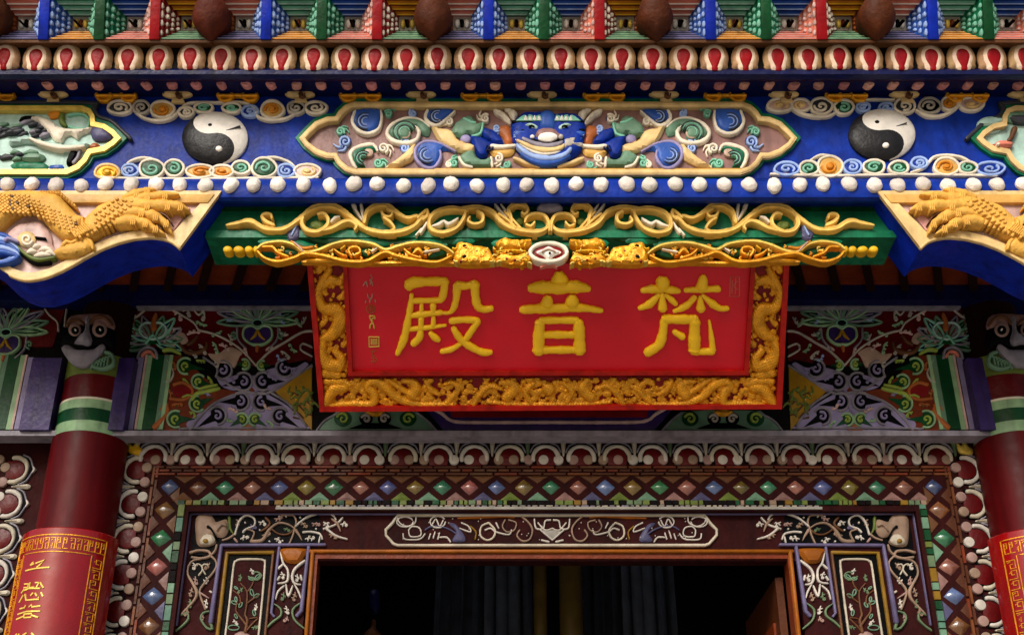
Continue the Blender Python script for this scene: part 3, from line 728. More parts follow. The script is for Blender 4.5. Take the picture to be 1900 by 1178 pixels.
# middle bottom cloth painted on the lintel, with curl wedges
m = MB('purple'); m.prism([(790, 758), (822, 797), (1215, 797), (1248, 758)], WL, -.012, .006, 1); m.build('swag_field', lint)
m = MB('brick'); m.prism([(830, 740), (838, 774), (1200, 774), (1208, 740)], WL, -.012, .009); m.build('swag_centre', lint)
m = MB('rose'); m.stroke([(800, 756), (822, 768), (836, 779), (870, 783), (1018, 783), (1166, 783), (1202, 779), (1216, 768), (1238, 756)], 3.0, WL, .012, .6); m.build('swag_line', lint)
def wedge():
    q = Z(560, 350, 2.561); m = MB('sage')
    m.prism(q([(70, 1146), (100, 1110), (170, 1055), (400, 1050), (545, 1060), (640, 1146)]), WL, -.012, .005)
    for cx, r, sg, ln in ((195, 34, 1, 'lime'), (505, 32, -1, 'lime'), (305, 26, 1, 'dimwhite'), (392, 26, -1, 'dimwhite')):
        m.use('deepgreen' if ln == 'lime' else 'black').prism(q(ell(cx, 1092, r * 1.25, r * 1.1, 16)), WL, -.012, .009)
        m.use(ln).stroke(q(spiral(cx, 1092, r * .85, 1.2, 200 if sg > 0 else -20, sg, .15, 14)), [2.6, 2.2, 1.4], WL, .016, 1, step=3)
    m.use('gilt').puff(q([(300, 1060), (345, 1045), (395, 1060), (370, 1080), (330, 1080)]), WL, .012, 4, 4, 4)
    m.use('grey').stroke(q([(70, 1148), (110, 1100), (180, 1062)]), 1.8, WL, .012); m.stroke(q([(640, 1148), (590, 1095), (545, 1062)]), 1.8, WL, .012)
    m.use('black').prism(q([(220, 1140), (300, 1112), (400, 1112), (480, 1140)]), WL, -.012, .007)
    return m
w = wedge(); w.build('curl_wedge', lint); w.mirror(WL.pt(1019, 780)[0]).build('curl_wedge', lint)
# the neighbouring bay's lintel beyond the left column: stripes and a lotus, mirrored about the column
nb = thing('painted_lintel', 'striped lintel of the next bay with a lotus, left of the left column', 'lintel', (XCL - .6, 7.75, zat(690, 7.75)))
for nm, m in half:
    if nm in ('ground_field', 'stripe', 'hanging_lotus', 'standing_lotus', 'terracotta_field', 'white_piping'):
        if nm in ('hanging_lotus', 'standing_lotus'):
            if nm == 'standing_lotus': continue
            k = MB(); k.mats = m.mats; k.f, k.m = m.f, m.m
            dx = WL.pt(14, 610)[0] - WL.pt(478, 595)[0]; dz = zat(640, 7.75) - zat(622, 7.75)
            k.v = [p + np.array([dx, -.004, dz]) for p in m.v]
        else: k = m.mirror(WL.pt(148, 740)[0])
        k.build(nm, nb)
PB = Plane(7.63, 797); MB('purple').box(PB.pt(34, 797)[0], PB.pt(90, 797)[0], 7.63, 7.765, zat(797, 7.63), zat(664, 7.63)).build('end_block', nb)
MB('soot').box(XL, XCL - .1, 7.76, 8.2, zat(803, 7.75), zat(556, 7.75)).build('panel', nb)
MB('grey').box(XL, XCL - .1, 7.66, 7.79, zat(808, 7.66), zat(798.5, 7.66)).build('lower_rail', nb)
# ================================================================ tiled door surround
def X(u, v, P=DS): return P.pt(u, v)[0]
UC = 1023.0
XD = X(UC, 852)
def Zd(v, P=DS): return P.pt(950, v)[2]
ds = thing('door_surround', 'dark red doorway surround with rows of scallops, pale discs and brown fretwork', 'door surround', (XD, 7.9, 0))
xo = X(205, 1000)
XO0, XO1 = xo, 2 * XD - xo
xi = X(350, 948)                                   # inner edge of the tile band
XI0, XI1 = xi, 2 * XD - xi
zi = Zd(948)
m = MB('stain')
m.box(XO0 - .12, XI0, 7.9, 8.3, 0, Zd(806)); m.box(XI1, XO1 + .12, 7.9, 8.3, 0, Zd(806)); m.box(XI0, XI1, 7.9, 8.3, zi, Zd(806))
m.build('backing', ds)
# ---- scallops, one mesh each
def PXZ(P, x, zz):                                 # world x,z on plane -> pixel
    y = P.p0[1]; d = np.array([x, y, zz]) - EYE
    f_ = d[1] * CS + d[2] * SN; up = -d[1] * SN + d[2] * CS
    return 950 + F * d[0] / f_, 589 - F * up / f_
class Frame2:                                      # local 2-D frame (world units) on a plane, rotated
    pass
def wpts(P, x, zz, pts, rot, s):
    """shape drawn in local mm (x right, y down) placed on plane P at world (x,zz) -> pixels"""
    c, si = math.cos(rot), math.sin(rot)
    return [PXZ(P, x + (p[0] * c + p[1] * si) * s, zz - (-p[0] * si + p[1] * c) * s) for p in pts]
S = .00337                                         # metres per photo pixel here
def scallop(x, zz, rot, lines, k=1.0):
    s = S * k
    T = lambda pts: wpts(DS, x, zz, pts, rot, s)
    m = MB('black'); m.prism(cr(T([(-31, 20), (-31, 0), (-24, -17), (-8, -25), (0, -28), (8, -25), (24, -17), (31, 0), (31, 20)]), None, 4, True)[0] if 0 else T([(-31, 20), (-31, 0), (-24, -16), (-8, -24), (0, -27), (8, -24), (24, -16), (31, 0), (31, 20)]), DS, -.02, .012, .8)
    m.use('darkred').prism(T([(-18, 24), (-20, 6), (-13, -8), (0, -13), (13, -8), (20, 6), (18, 24)]), DS, 0, .018, .8)
    m.use(lines).stroke(T([(-25, 14), (-25, 2), (-16, -12), (0, -17), (16, -12), (25, 2), (25, 14)]), [3.8, 4.2, 3.8, 3.0, 3.8, 4.2, 3.8], DS, .018, .8, step=4)
    m.use('grey').stroke(T([(-31, -4), (-24, -18), (-8, -26), (0, -29), (8, -26), (24, -18), (31, -4)]), 1.5, DS, .014, .8, step=5)
    m.use('shadewhite').stroke(T([(-7, -27), (0, -31), (7, -27)]), [1, 2.6, 1], DS, .016, .8)
    return m.build('scallop', ds)
def post(x, zz, rot, mt, k=1.0):
    T = lambda pts: wpts(DS, x, zz, pts, rot, S * k)
    m = MB(mt); m.puff(T([(0, -27), (5, -22), (4, -8), (1.5, 10), (-1.5, 10), (-4, -8), (-5, -22)]), DS, .014, 3, 4, 3.5, -.014)
    return m.build('bulb', ds)
zsc = Zd(842); pitch = (X(1740, 842) - X(285, 842)) / 22
for i in range(23):
    scallop(X(285, 842) + i * pitch, zsc, 0, ['shadewhite', 'shadebone'][i % 3 == 1])
for i in range(24): post(X(285, 842) + (i - .5) * pitch, Zd(836), 0, ['shadebone', 'shadegreen'][i % 4 == 3])
zj, dz = Zd(871), Zd(871) - Zd(934)
xjl = X(247, 871)
for k in range(6):
    scallop(xjl, zj - k * dz, R(90), ['shadebone', 'shadewhite'][k % 2], 1.02); scallop(2 * XD - xjl, zj - k * dz, R(-90), ['shadewhite', 'shadebone'][k % 2], 1.02)
for k in range(6):
    post(xjl - .012, zj - (k + .5) * dz, R(90), 'shadebone'); post(2 * XD - xjl + .012, zj - (k + .5) * dz, R(-90), 'shadebone')
for sx in (0, 1):
    T = wpts(DS, X(253, 832) if not sx else 2 * XD - X(253, 832), Zd(832), [(-16, 6), (-17, -12), (-8, -6), (0, -18), (6, -4), (14, 2), (10, 14), (-6, 12)], 0, S)
    MB('yellow' if not sx else 'giltpale').puff(T, DS, .015, 5, 4, 4, -.015).build('corner_leaf', ds)
# ---- flat round discs
def disc(x, zz, mt):
    u, v = PXZ(DS, x, zz); m = MB(mt); r = S * 10.2
    p = [PXZ(DS, x + r * math.cos(a), zz + r * 1.02 * math.sin(a)) for a in [2 * math.pi * i / 16 for i in range(16)]]
    m.prism(p, DS, -.01, .024, 1.6); return m.build('disc', ds)
n = 54; x0, x1 = X(288, 852), X(1757, 852)
dm = ['shadebeige', 'shaderose', 'shadewhite', 'shaderose']
for i in range(n): disc(x0 + (x1 - x0) * i / (n - 1), Zd(852), dm[(i * 7 + i // 3) % 4])
zd = [Zd(v) for v in (866, 893)]; xd = X(272, 866)
for k in range(12):
    zz = zd[0] - k * (zd[0] - zd[1])
    disc(xd, zz, dm[(k * 3) % 4]); disc(2 * XD - xd, zz, dm[(k * 5 + 1) % 4])
# ---- brown fret of narrow tiles
m = MB('soot'); zf0, zf1 = Zd(864), Zd(883)
rs = random.Random(11)
def tile(x0, x1, z0, z1, mt):
    m.use(mt); e = .0022; h = rs.uniform(.008, .014)
    m.add([(x0, 7.9, z0), (x1, 7.9, z0), (x1, 7.9, z1), (x0, 7.9, z1), (x0 + e, 7.9 - h, z0 + e), (x1 - e, 7.9 - h, z0 + e), (x1 - e, 7.9 - h, z1 - e), (x0 + e, 7.9 - h, z1 - e)],
          [[0, 1, 5, 4], [1, 2, 6, 5], [2, 3, 7, 6], [3, 0, 4, 7], [4, 5, 6, 7]])
xf0 = X(284, 870); xf1 = 2 * XD - xf0
rh = (zf0 - zf1) / 3
for r_ in range(3):
    x = xf0 + r_ * .02 * 1; k = 0
    wdt = .165 if r_ != 1 else .082
    x -= (r_ * .06) % wdt
    while x < xf1:
        a_, b_ = max(x + .004, xf0), min(x + wdt - .008, xf1)
        if b_ - a_ > .01: tile(a_, b_, zf1 + r_ * rh + .004, zf1 + (r_ + 1) * rh - .003, rs.choice(['shadebrown', 'bronze', 'shadeclay', 'rust', 'shadebrown']))
        x += wdt
for side in (0, 1):
    for c_ in range(2):
        zz = zf0 - .01 + c_ * .05; w_ = .024
        while zz > zf0 - 1.25:
            x = xf0 + c_ * w_
            a_, b_ = (x, x + w_ - .004)
            if side: a_, b_ = 2 * XD - b_, 2 * XD - a_
            tile(a_, b_, zz - .128, zz - .006, rs.choice(['shadebrown', 'rust', 'shadebrown', 'shadeclay'])); zz -= .135
m.build('fret_tiles', ds)
# ---- gem band background: triangles, green mosaic, silver strip
m = MB('soot')
zg0, zg1 = Zd(884), Zd(926); zgc = (zg0 + zg1) / 2
gp = (X(1678, 905) - X(367, 905)) / 26
gx = [X(367, 905) + i * gp for i in range(27)]
cyc = ['gembrown', 'gemgreen', 'gempink', 'gemblue', 'gemgold']
col_seq = ['gembrown', 'gemgreen', 'gempink', 'gemblue'] + ['gemgold', 'gemgreen', 'gempink', 'gemblue'] * 6
col_seq = col_seq[:27]
def pyr(mb, pts, h, mt):
    mb.use(mt); c = np.mean(np.array(pts), 0); vs = [(p[0], 7.9, p[1]) for p in pts] + [(p[0], 7.9 - h * .5, p[1]) for p in [(c[0] + (q[0] - c[0]) * .9, c[1] + (q[1] - c[1]) * .9) for q in pts]] + [(c[0], 7.9 - h, c[1])]
    n_ = len(pts); fs = [[i, (i + 1) % n_, n_ + (i + 1) % n_, n_ + i] for i in range(n_)] + [[n_ + i, n_ + (i + 1) % n_, 2 * n_] for i in range(n_)]
    mb.add(vs, fs)
tri = {'gembrown': 'bronze', 'gemgreen': 'sage', 'gempink': 'mauve', 'gemblue': 'slate', 'gemgold': 'olive'}
for i in range(28):
    xx = (gx[i] - gp / 2) if i < 27 else gx[26] + gp / 2
    hw = gp * .42
    c_ = tri[col_seq[min(i, 26)]]
    pyr(m, [(xx - hw, zg1 - .012), (xx + hw, zg1 - .012), (xx, zg1 + .052)], .018, c_)
    pyr(m, [(xx - hw, zg0 + .002), (xx, zg0 - .052), (xx + hw, zg0 + .002)], .016, 'bronze')
m.build('triangle_tiles', ds)
m = MB('olive')
zm0, zm1 = Zd(928), Zd(937)
x = X(330, 932); xe = 2 * XD - x
while x < xe:
    w_ = rs.uniform(.02, .06); tile(x, min(x + w_, xe), zm1, zm0, rs.choice(['olive', 'shadegreen', 'shadegold', 'deepgreen', 'olive', 'soot', 'soot', 'shadebeige'])); x += w_ + .006
for side in (0, 1):
    zz = zm0 - .02; xs0 = X(331, 940)
    while zz > zm0 - 1.2:
        hgt = rs.uniform(.04, .11); a_, b_ = xs0, xs0 + .045
        if side: a_, b_ = 2 * XD - b_, 2 * XD - a_
        tile(a_, b_, zz - hgt, zz - .006, rs.choice(['olive', 'shadegreen', 'deepgreen', 'shadegold', 'shademint', 'soot', 'sage'])); zz -= hgt
m.build('mosaic_edge', ds)
m = MB('shadesilver')
xa_, xb_ = X(512, 943), X(1525, 943)
m.box(xa_, xb_, 7.885, 7.9, Zd(945.5), Zd(941)); x = xa_
while x < xb_ - .05:
    w_ = rs.uniform(.02, .05); tile(x, x + w_, Zd(940.5), Zd(937.5), rs.choice(['shadesilver', 'shadebone', 'shadesilver', 'grey'])); x += w_ + .012
m.build('silver_strip', ds)

# ---- gems: each set piece is its own object
def gem_proto(mt, label, group, w=.076, h=.062):
    p = [(-w, 0), (-w * .5, h * .55), (0, h), (w * .5, h * .55), (w, 0), (w * .5, -h * .55), (0, -h), (-w * .5, -h * .55)]
    m = MB(mt); n_ = 8
    vs = [(a, 0, b) for a, b in p] + [(a * .95, -.018, b * .95) for a, b in p] + [(a * .55, -.05, b * .55) for a, b in p] + [(0, -.062, 0)]
    fs = [[k * n_ + i, k * n_ + (i + 1) % n_, (k + 1) * n_ + (i + 1) % n_, (k + 1) * n_ + i] for k in range(2) for i in range(n_)] + [[16 + i, 16 + (i + 1) % n_, 24] for i in range(n_)]
    m.add(vs, fs); o = m.build('diamond_gem', None, 50); return tag(o, label, 'gem', group)
NM = {'gembrown': 'orange brown', 'gemgreen': 'green', 'gempink': 'pink', 'gemblue': 'blue', 'gemgold': 'dull gold'}
GP = {}
def place_gem(mt, x, zz, where, sc=1.0, rot=0):
    key = (mt, where)
    if key not in GP:
        GP[key] = o = gem_proto(mt, 'glossy %s diamond gem in the tile band %s' % (NM[mt], where), 'diamond gems ' + where, .086, .076)
    else:
        o = GP[key].copy(); COL.objects.link(o)
    o.location = (x, 7.905, zz); o.scale = (sc, rnd.uniform(.8, 1.15), sc * rnd.uniform(.95, 1.05)); o.rotation_euler.y = rnd.uniform(-.07, .07)
for i, xx in enumerate(gx): place_gem(col_seq[i], xx, zgc + .003, 'above the doorway', rnd.uniform(.92, 1.05))
jx = X(306, 944)
seq = ['gembrown', 'gemgreen', 'gempink', 'gemblue', 'gembrown', 'gemgreen']
zj0, dzj = Zd(946), Zd(946) - Zd(998)
for k in range(6):
    zz = zj0 - k * dzj * 1.0
    for side, where in ((0, 'down the left side of the doorway'), (1, 'down the right side of the doorway')):
        x = jx if not side else 2 * XD - jx
        place_gem(seq[k], x, zz, where, 1.12)
        m2 = MB(tri[seq[k]]); hw = .06
        m2.use('soot')
for side in (0, 1):
    c_ = X(315, 903) if not side else 2 * XD - X(315, 903)
    o = gem_proto('gemblue', ['blue gem at the upper left corner of the doorway tile band', 'blue gem at the upper right corner of the doorway tile band'][side], 'corner gems of the doorway', .082, .078)
    o.location = (c_, 7.905, Zd(903)); o.name = 'diamond_gem'
m = MB('soot')
for side in (0, 1):
    for k in range(-1, 6):
        x = jx if not side else 2 * XD - jx; zz = zj0 - (k + .5) * dzj
        s_ = 1 if not side else -1
        pyr(m, [(x + s_ * .085, zz + .07), (x + s_ * .02, zz), (x + s_ * .085, zz - .07)], .016, tri[seq[max(0, k)]])
        pyr(m, [(x - s_ * .085, zz + .07), (x - s_ * .085, zz - .07), (x - s_ * .02, zz)], .016, 'shadebrown')
m.build('side_triangle_tiles', ds)

# ================================================================ inner door panel
dp = thing('door_panel', 'maroon door panel with lilac edging, scrollwork and flower plaques around the opening', 'door panel', (XD, 7.97, 0))
m = MB('stain')
xq0 = X(573, 1024, IN); xq1 = 2 * XD - xq0; zq = IN.pt(950, 1040)[2]
m.box(XI0 - .02, xq0, 7.97, 8.08, 0, zi + .01); m.box(xq1, XI1 + .02, 7.97, 8.08, 0, zi + .01); m.box(xq0, xq1, 7.97, 8.08, zq, zi + .01)
m.build('ground', dp)
def bar(mt, pts, r, h=.012, name=None, flat=.6):
    m = MB(mt); m.stroke(pts, r, IN, h, flat, smooth=False); return m
def vline(u0, v0, v1): return [(u0, v0), (vert_u(u0, v0, v1), v1)]
both = []
# lilac edging under the silver strip and down the sides
m = MB('shadelilac'); m.stroke([(345, 951), (1700, 951)], 3.0, IN, .02, .6, smooth=False); m.build('edging', dp)
m = MB('shadelilac'); m.stroke(vline(352, 951, 1158), 3.2, IN, .02, .6, smooth=False); both.append(('edging', m))
DQ = Z(320, 930, 4.75)
m = MB('black'); m.prism(DQ([(206, 108), (1290, 108), (1330, 370), (420, 372), (395, 420), (160, 520), (175, 300)]), IN, -.01, .003); both.append(('black_field', m))  # flat black painted ground behind the scrollwork
m = MB('black'); m.prism(DQ([(150, 470), (385, 470), (385, 620), (240, 810), (130, 640)]), IN, -.01, .003); both.append(('black_field', m))
# lilac hook frame over the flower plaque
m = MB('shadelilac'); m.stroke(DQ([(1345, 378), (430, 383)]), 2.6, IN, .022, .6, smooth=False); m.stroke(DQ([(430, 383), (335, 1060)]), [2.8, 4.2], IN, .022, .6, smooth=False)
m.use('shadegreen').stroke(DQ([(330, 1060), (350, 1120), (300, 1110), (250, 1030), (270, 980), (320, 965)]), [3, 2.4, 2, 1.6], IN, .016); both.append(('hook_edging', m))
m = MB('shadelilac'); m.stroke(DQ([(1200, 395), (1135, 960), (1095, 1005)]), [2.6, 3.6, 3.2], IN, .022, .6, smooth=False); m.stroke(DQ([(940, 400), (870, 980), (895, 1010)]), [2.2, 2.6, 2.6], IN, .022, .6, smooth=False)
m.use('shadegreen').stroke(DQ([(895, 900), (950, 940), (955, 1000), (880, 1060), (830, 1110)]), [1, 2, 2, 1.4], IN, .016); m.stroke(DQ([(1130, 890), (1060, 950), (1075, 1040), (1165, 1120)]), [1, 2, 2, 1.4], IN, .016); both.append(('hook_edging', m))
# gold framed plaque
m = MB('shadegold'); m.stroke(DQ([(888, 447), (480, 450), (395, 1178), (380, 1300)]), 3.6, IN, .02, .6, smooth=False); both.append(('plaque_frame', m))
m = MB('bronze'); m.stroke(DQ([(888, 447), (815, 1178), (800, 1300)]), 2.4, IN, .02, .6, smooth=False); both.append(('plaque_frame', m))
m = MB('black'); m.prism(DQ([(500, 468), (878, 466), (800, 1300), (400, 1300)]), IN, -.01, .005)
m.use('stain').prism(DQ([(575, 515), (790, 515), (812, 540), (745, 1300), (455, 1300), (540, 545)]), IN, -.01, .009); both.append(('plaque', m))
m = MB('shadebone'); m.stroke(DQ([(450, 1300), (505, 870), (540, 560), (560, 525), (600, 508), (770, 508), (805, 520), (815, 550), (790, 870), (745, 1300)]), 1.9, IN, .016, .7, step=6); both.append(('plaque_line', m))
m = MB('bronze')
for pts, r in (([(640, 1150), (660, 1040), (640, 1000), (655, 900), (655, 790), (600, 720)], [3.2, 2.6, 2, 1.8, 1.4, 1]), ([(660, 1100), (600, 1020), (560, 960), (570, 880)], [2.6, 2.2, 1.6, 1]), ([(650, 900), (720, 850), (770, 820)], [1.5, 1.3, 1]), ([(655, 800), (700, 740), (715, 690)], [1.4, 1.2, 1]), ([(600, 900), (590, 830), (530, 780)], [1.3, 1.1, .9]), ([(650, 1140), (700, 1080), (750, 1030)], [1.6, 1.4, 1]), ([(680, 1030), (745, 1020)], 1.1)):
    m.stroke(DQ(pts), r, IN, .018, .8, step=4)
m.use('sage')
for x_, y_, a_, l_ in ((545, 890, 20, 34), (560, 860, 80, 26), (700, 800, 70, 36), (720, 980, 80, 32), (740, 830, -30, 34), (600, 910, -60, 30), (700, 680, 10, 34), (750, 660, -40, 30), (540, 1110, 0, 60), (560, 760, 40, 20), (560, 1010, 60, 26)):
    u_, v_ = DQ([(x_, y_)])[0]; a = R(a_)
    e = ell(u_, v_, l_ / 4.75 * .8, l_ / 4.75 * .36, 12, a_)
    m.stroke(e, 1.1, IN, .016, .8, closed=True, step=3)
m.use('shadegreen').stroke(DQ([(710, 625), (750, 620), (785, 650), (750, 690), (700, 680), (670, 660)]), 1.5, IN, .018); m.use('shaderose').puff(DQ([(540, 1180), (580, 1150), (620, 1145), (680, 1175), (680, 1230), (540, 1230)]), IN, .012, 6, 4, 5)
both.append(('flower_spray', m))
# orange tassel between plaque and opening
m = MB('shadeorange'); m.puff(DQ([(950, 420), (1180, 420), (1150, 500), (1110, 540), (1030, 545), (980, 510)]), IN, .012, 8, 7, 6)
m.use('shadewhite')
for pts, r in (([(950, 440), (975, 540), (1015, 600), (1010, 700), (930, 720)], [1.4, 2, 2.2, 1.4]), ([(1165, 520), (1080, 590), (1055, 660), (1075, 720), (1130, 730)], [2, 2.6, 2.4, 1.4]), ([(930, 590), (975, 550)], 1.8), ([(1000, 730), (1020, 830), (1060, 740)], [1.4, 2.4, 1.4]), ([(985, 740), (930, 790), (910, 860)], [1.4, 1.6, 1]), ([(1075, 730), (1110, 790), (1130, 850)], [1.2, 1.8, 1.2]), ([(1140, 690), (1130, 650)], 2), ([(945, 660), (925, 690)], 2)):
    m.stroke(DQ(pts), r, IN, .016, .8, step=4)
both.append(('tassel', m))
# corner rosette and scrolls
m = MB('shadebeige'); m.puff(DQ([(215, 130), (350, 125), (380, 180), (480, 160), (490, 270), (440, 320), (370, 310), (385, 360), (320, 395), (230, 390), (205, 300)]), IN, .012, 12, 7, 5, -.012, rough=.4)
m.use('shadebone').puff(DQ([(240, 330), (290, 285), (345, 290), (375, 340), (330, 378), (250, 378)]), IN, .028, 6, 5, 4); m.use('shadegold').dome(*DQ([(290, 345)])[0], 5, 4, IN, .05, 2, 8, 2)
m.use('black').stroke(DQ([(310, 220), (340, 240), (380, 310)]), [2.6, 1.4], IN, .045); m.use('shadebeige').stroke(DQ([(390, 250), (430, 200), (470, 210)]), 1.6, IN, .05); both.append(('corner_rosette', m))
m = MB('bronze')
for pts, r, mt in (([(550, 290), (590, 170), (650, 120), (720, 150), (720, 210), (650, 240), (620, 270)], 1.7, 'shadewhite'), ([(690, 350), (720, 270), (650, 240)], 1.6, 'shadebeige'), ([(690, 350), (790, 340), (850, 250), (930, 190), (1020, 200), (1080, 240)], [3, 3.6, 2.6, 1.8, 1.6, 1.4], 'shadebeige'), ([(870, 240), (940, 285), (1020, 285), (1075, 240)], 1.5, 'bronze'), ([(1080, 220), (1060, 300), (1030, 370)], 1.6, 'shadebeige'),
                   ([(1085, 215), (1180, 140), (1290, 105), (1400, 110), (1440, 160)], 1.8, 'shadewhite'), ([(1085, 250), (1120, 300), (1140, 340)], [3, 2, 1], 'shadebeige'), ([(960, 120), (1060, 120), (1090, 170), (1085, 215)], 1.7, 'shadebeige'), ([(820, 140), (860, 190), (830, 230), (780, 260)], [2, 2.6, 1.6], 'bronze'), ([(440, 340), (500, 320), (545, 285)], 1.7, 'shadebeige'), ([(545, 325), (570, 355)], 2, 'shaderose'), ([(500, 140), (510, 240), (535, 280)], [3, 2, 1.4], 'olive'),
                   ([(155, 450), (230, 430), (320, 440), (330, 480), (250, 500), (170, 490)], 2.4, 'shadebeige'), ([(390, 380), (370, 440), (300, 490), (180, 520), (140, 570)], 1.8, 'shadebeige'), ([(340, 480), (385, 530), (375, 600), (280, 720), (240, 800), (290, 950)], 1.9, 'shadebeige'), ([(140, 570), (135, 640), (190, 740), (215, 800), (190, 870), (80, 990)], [1.6, 1.8, 3, 3.4, 2.2, 1.6], 'shadebeige'),
                   ([(195, 580), (215, 550), (250, 560), (265, 600), (230, 650)], 1.4, 'shadebone'), ([(315, 560), (280, 550), (260, 580), (290, 640)], 1.4, 'shadebone'), ([(330, 790), (345, 800)], 2, 'shadebone'), ([(75, 1000), (130, 980), (140, 1030), (90, 1090), (20, 1140)], [1, 2, 2, 1.6], 'shadegreen'), ([(240, 800), (320, 850)], [2, 1], 'shaderose'),
                   ([(1150, 270), (1220, 265), (1300, 285), (1320, 330)], 1.8, 'shadewhite'), ([(1290, 360), (1300, 310)], 1.4, 'shadewhite'), ([(1500, 140), (1440, 200), (1330, 240)], 1.6, 'shadewhite'), ([(1360, 240), (1440, 300), (1540, 330)], [2.6, 2, 1.4], 'shadewhite'), ([(1400, 150), (1450, 190), (1480, 260)], [1, 3, 1], 'shadebeige')):
    m.use(mt).stroke(DQ(pts), r, IN, .014, .9, step=4)
m.use('shadewhite')
for p in ((640, 185), (770, 250), (940, 130), (1000, 130), (1125, 140), (970, 345), (915, 330), (855, 350), (1265, 240)): m.dome(*DQ([p])[0], 1.9, 1.9, IN, .014, 1.6, 8, 2)
both.append(('scrollwork', m))
fm = MB('shadewhite'); rs = random.Random(23)
def sprig(x_, y_, a_, k_, mt):
    fm.use(mt); p = [(x_, y_)]; a = R(a_)
    for i in range(4): p.append((p[-1][0] + 15 * k_ * math.cos(a), p[-1][1] + 15 * k_ * math.sin(a))); a += rs.uniform(-.3, .6)
    fm.stroke(DQ(p), [1.0, 1.4, .8], IN, .012, 1, step=3)
    s_ = rs.choice((-1, 1)); ex, ey = p[-1]; r_ = 12 * k_
    fm.stroke(DQ(spiral(ex + r_ * math.cos(a + s_ * 1.57), ey + r_ * math.sin(a + s_ * 1.57), r_, 1.15, math.degrees(a) - s_ * 90, s_, .2, 10)), [1.4, 1.2, .8], IN, .012, 1, step=3)
    for k in (1, 2, 3):
        b_ = a_ * math.pi / 180 + (1.1 if k % 2 else -1.1); q = p[k]
        fm.stroke(DQ([q, (q[0] + 14 * k_ * math.cos(b_), q[1] + 14 * k_ * math.sin(b_)), (q[0] + 22 * k_ * math.cos(b_ + .6), q[1] + 22 * k_ * math.sin(b_ + .6))]), [.8, 1.5, .5], IN, .011, 1, step=3)
for q in ((560, 160, 20, 1, 'shadebeige'), (600, 330, -30, 1, 'shadewhite'), (760, 180, 10, 1, 'shadewhite'), (790, 300, -20, 1, 'shadebeige'), (900, 150, 10, 1, 'shaderose'), (900, 330, -10, 1, 'shadewhite'), (980, 240, 0, .8, 'shadegreen'), (1130, 180, 30, 1, 'shadebeige'), (1170, 330, -20, 1.1, 'shadewhite'), (1230, 190, 20, 1, 'shaderose'), (1330, 180, 30, 1.1, 'shadewhite'), (1380, 290, 10, 1.1, 'shadebeige'), (1480, 200, -10, 1, 'shadewhite'), (500, 180, 100, .9, 'shadegreen'), (690, 200, 60, .9, 'shadelilac'), (180, 540, 40, 1, 'shadewhite'), (330, 540, 120, 1, 'shadebeige'), (200, 660, 70, 1, 'shaderose'), (320, 660, 110, 1, 'shadewhite'), (170, 760, 80, 1, 'shadebeige'), (150, 860, 60, 1, 'shadegreen'), (300, 860, 90, 1, 'shadewhite'), (130, 940, 80, 1, 'shadebeige'), (270, 990, 100, .8, 'shaderose'), (960, 620, 60, .9, 'shadewhite'), (1100, 640, 90, .9, 'shadewhite'), (980, 800, 90, 1, 'shadegreen'), (1080, 800, 80, 1, 'shadebeige'), (1000, 920, 70, 1, 'shadewhite'), (1010, 1010, 80, .9, 'shaderose'), (600, 640, 90, .8, 'shadegreen'), (690, 590, 60, .8, 'shadewhite'), (620, 760, 120, .8, 'shadegreen'), (740, 900, 90, .8, 'shadewhite'), (540, 1040, 60, .8, 'shadewhite'), (700, 1110, 0, .8, 'shadegreen')):
    sprig(*q)
both.append(('filigree', fm))
for nm, m in both:
    m.build(nm, dp); m.mirror(XD).build(nm, dp)
# gilt beading and brown reveal round the opening
m = MB('shadeorange'); m.stroke([(575, 1022), (1471, 1022)], 3.4, IN, .03, .8, smooth=False); m.stroke(vline(580, 1022, 1230), 3.6, IN, .03, .8, smooth=False)
m.stroke([(2 * UC - 580, 1022), (vert_u(2 * UC - 580, 1022, 1230), 1230)], 3.6, IN, .03, .8, smooth=False); m.build('gilt_bead', dp)
m = MB('rust')
x0_ = X(590, 1037, IN); x1_ = 2 * XD - x0_; zt_ = IN.pt(950, 1037)[2]; za_ = IN.pt(950, 1026)[2]
xb0 = X(584, 1030, IN); xb1 = 2 * XD - xb0
m.box(xb0, xb1, 7.955, 8.09, zt_, za_); m.box(xb0, x0_, 7.955, 8.09, 0, zt_ - .001); m.box(x1_, xb1, 7.955, 8.09, 0, zt_ - .001); m.build('reveal', dp)

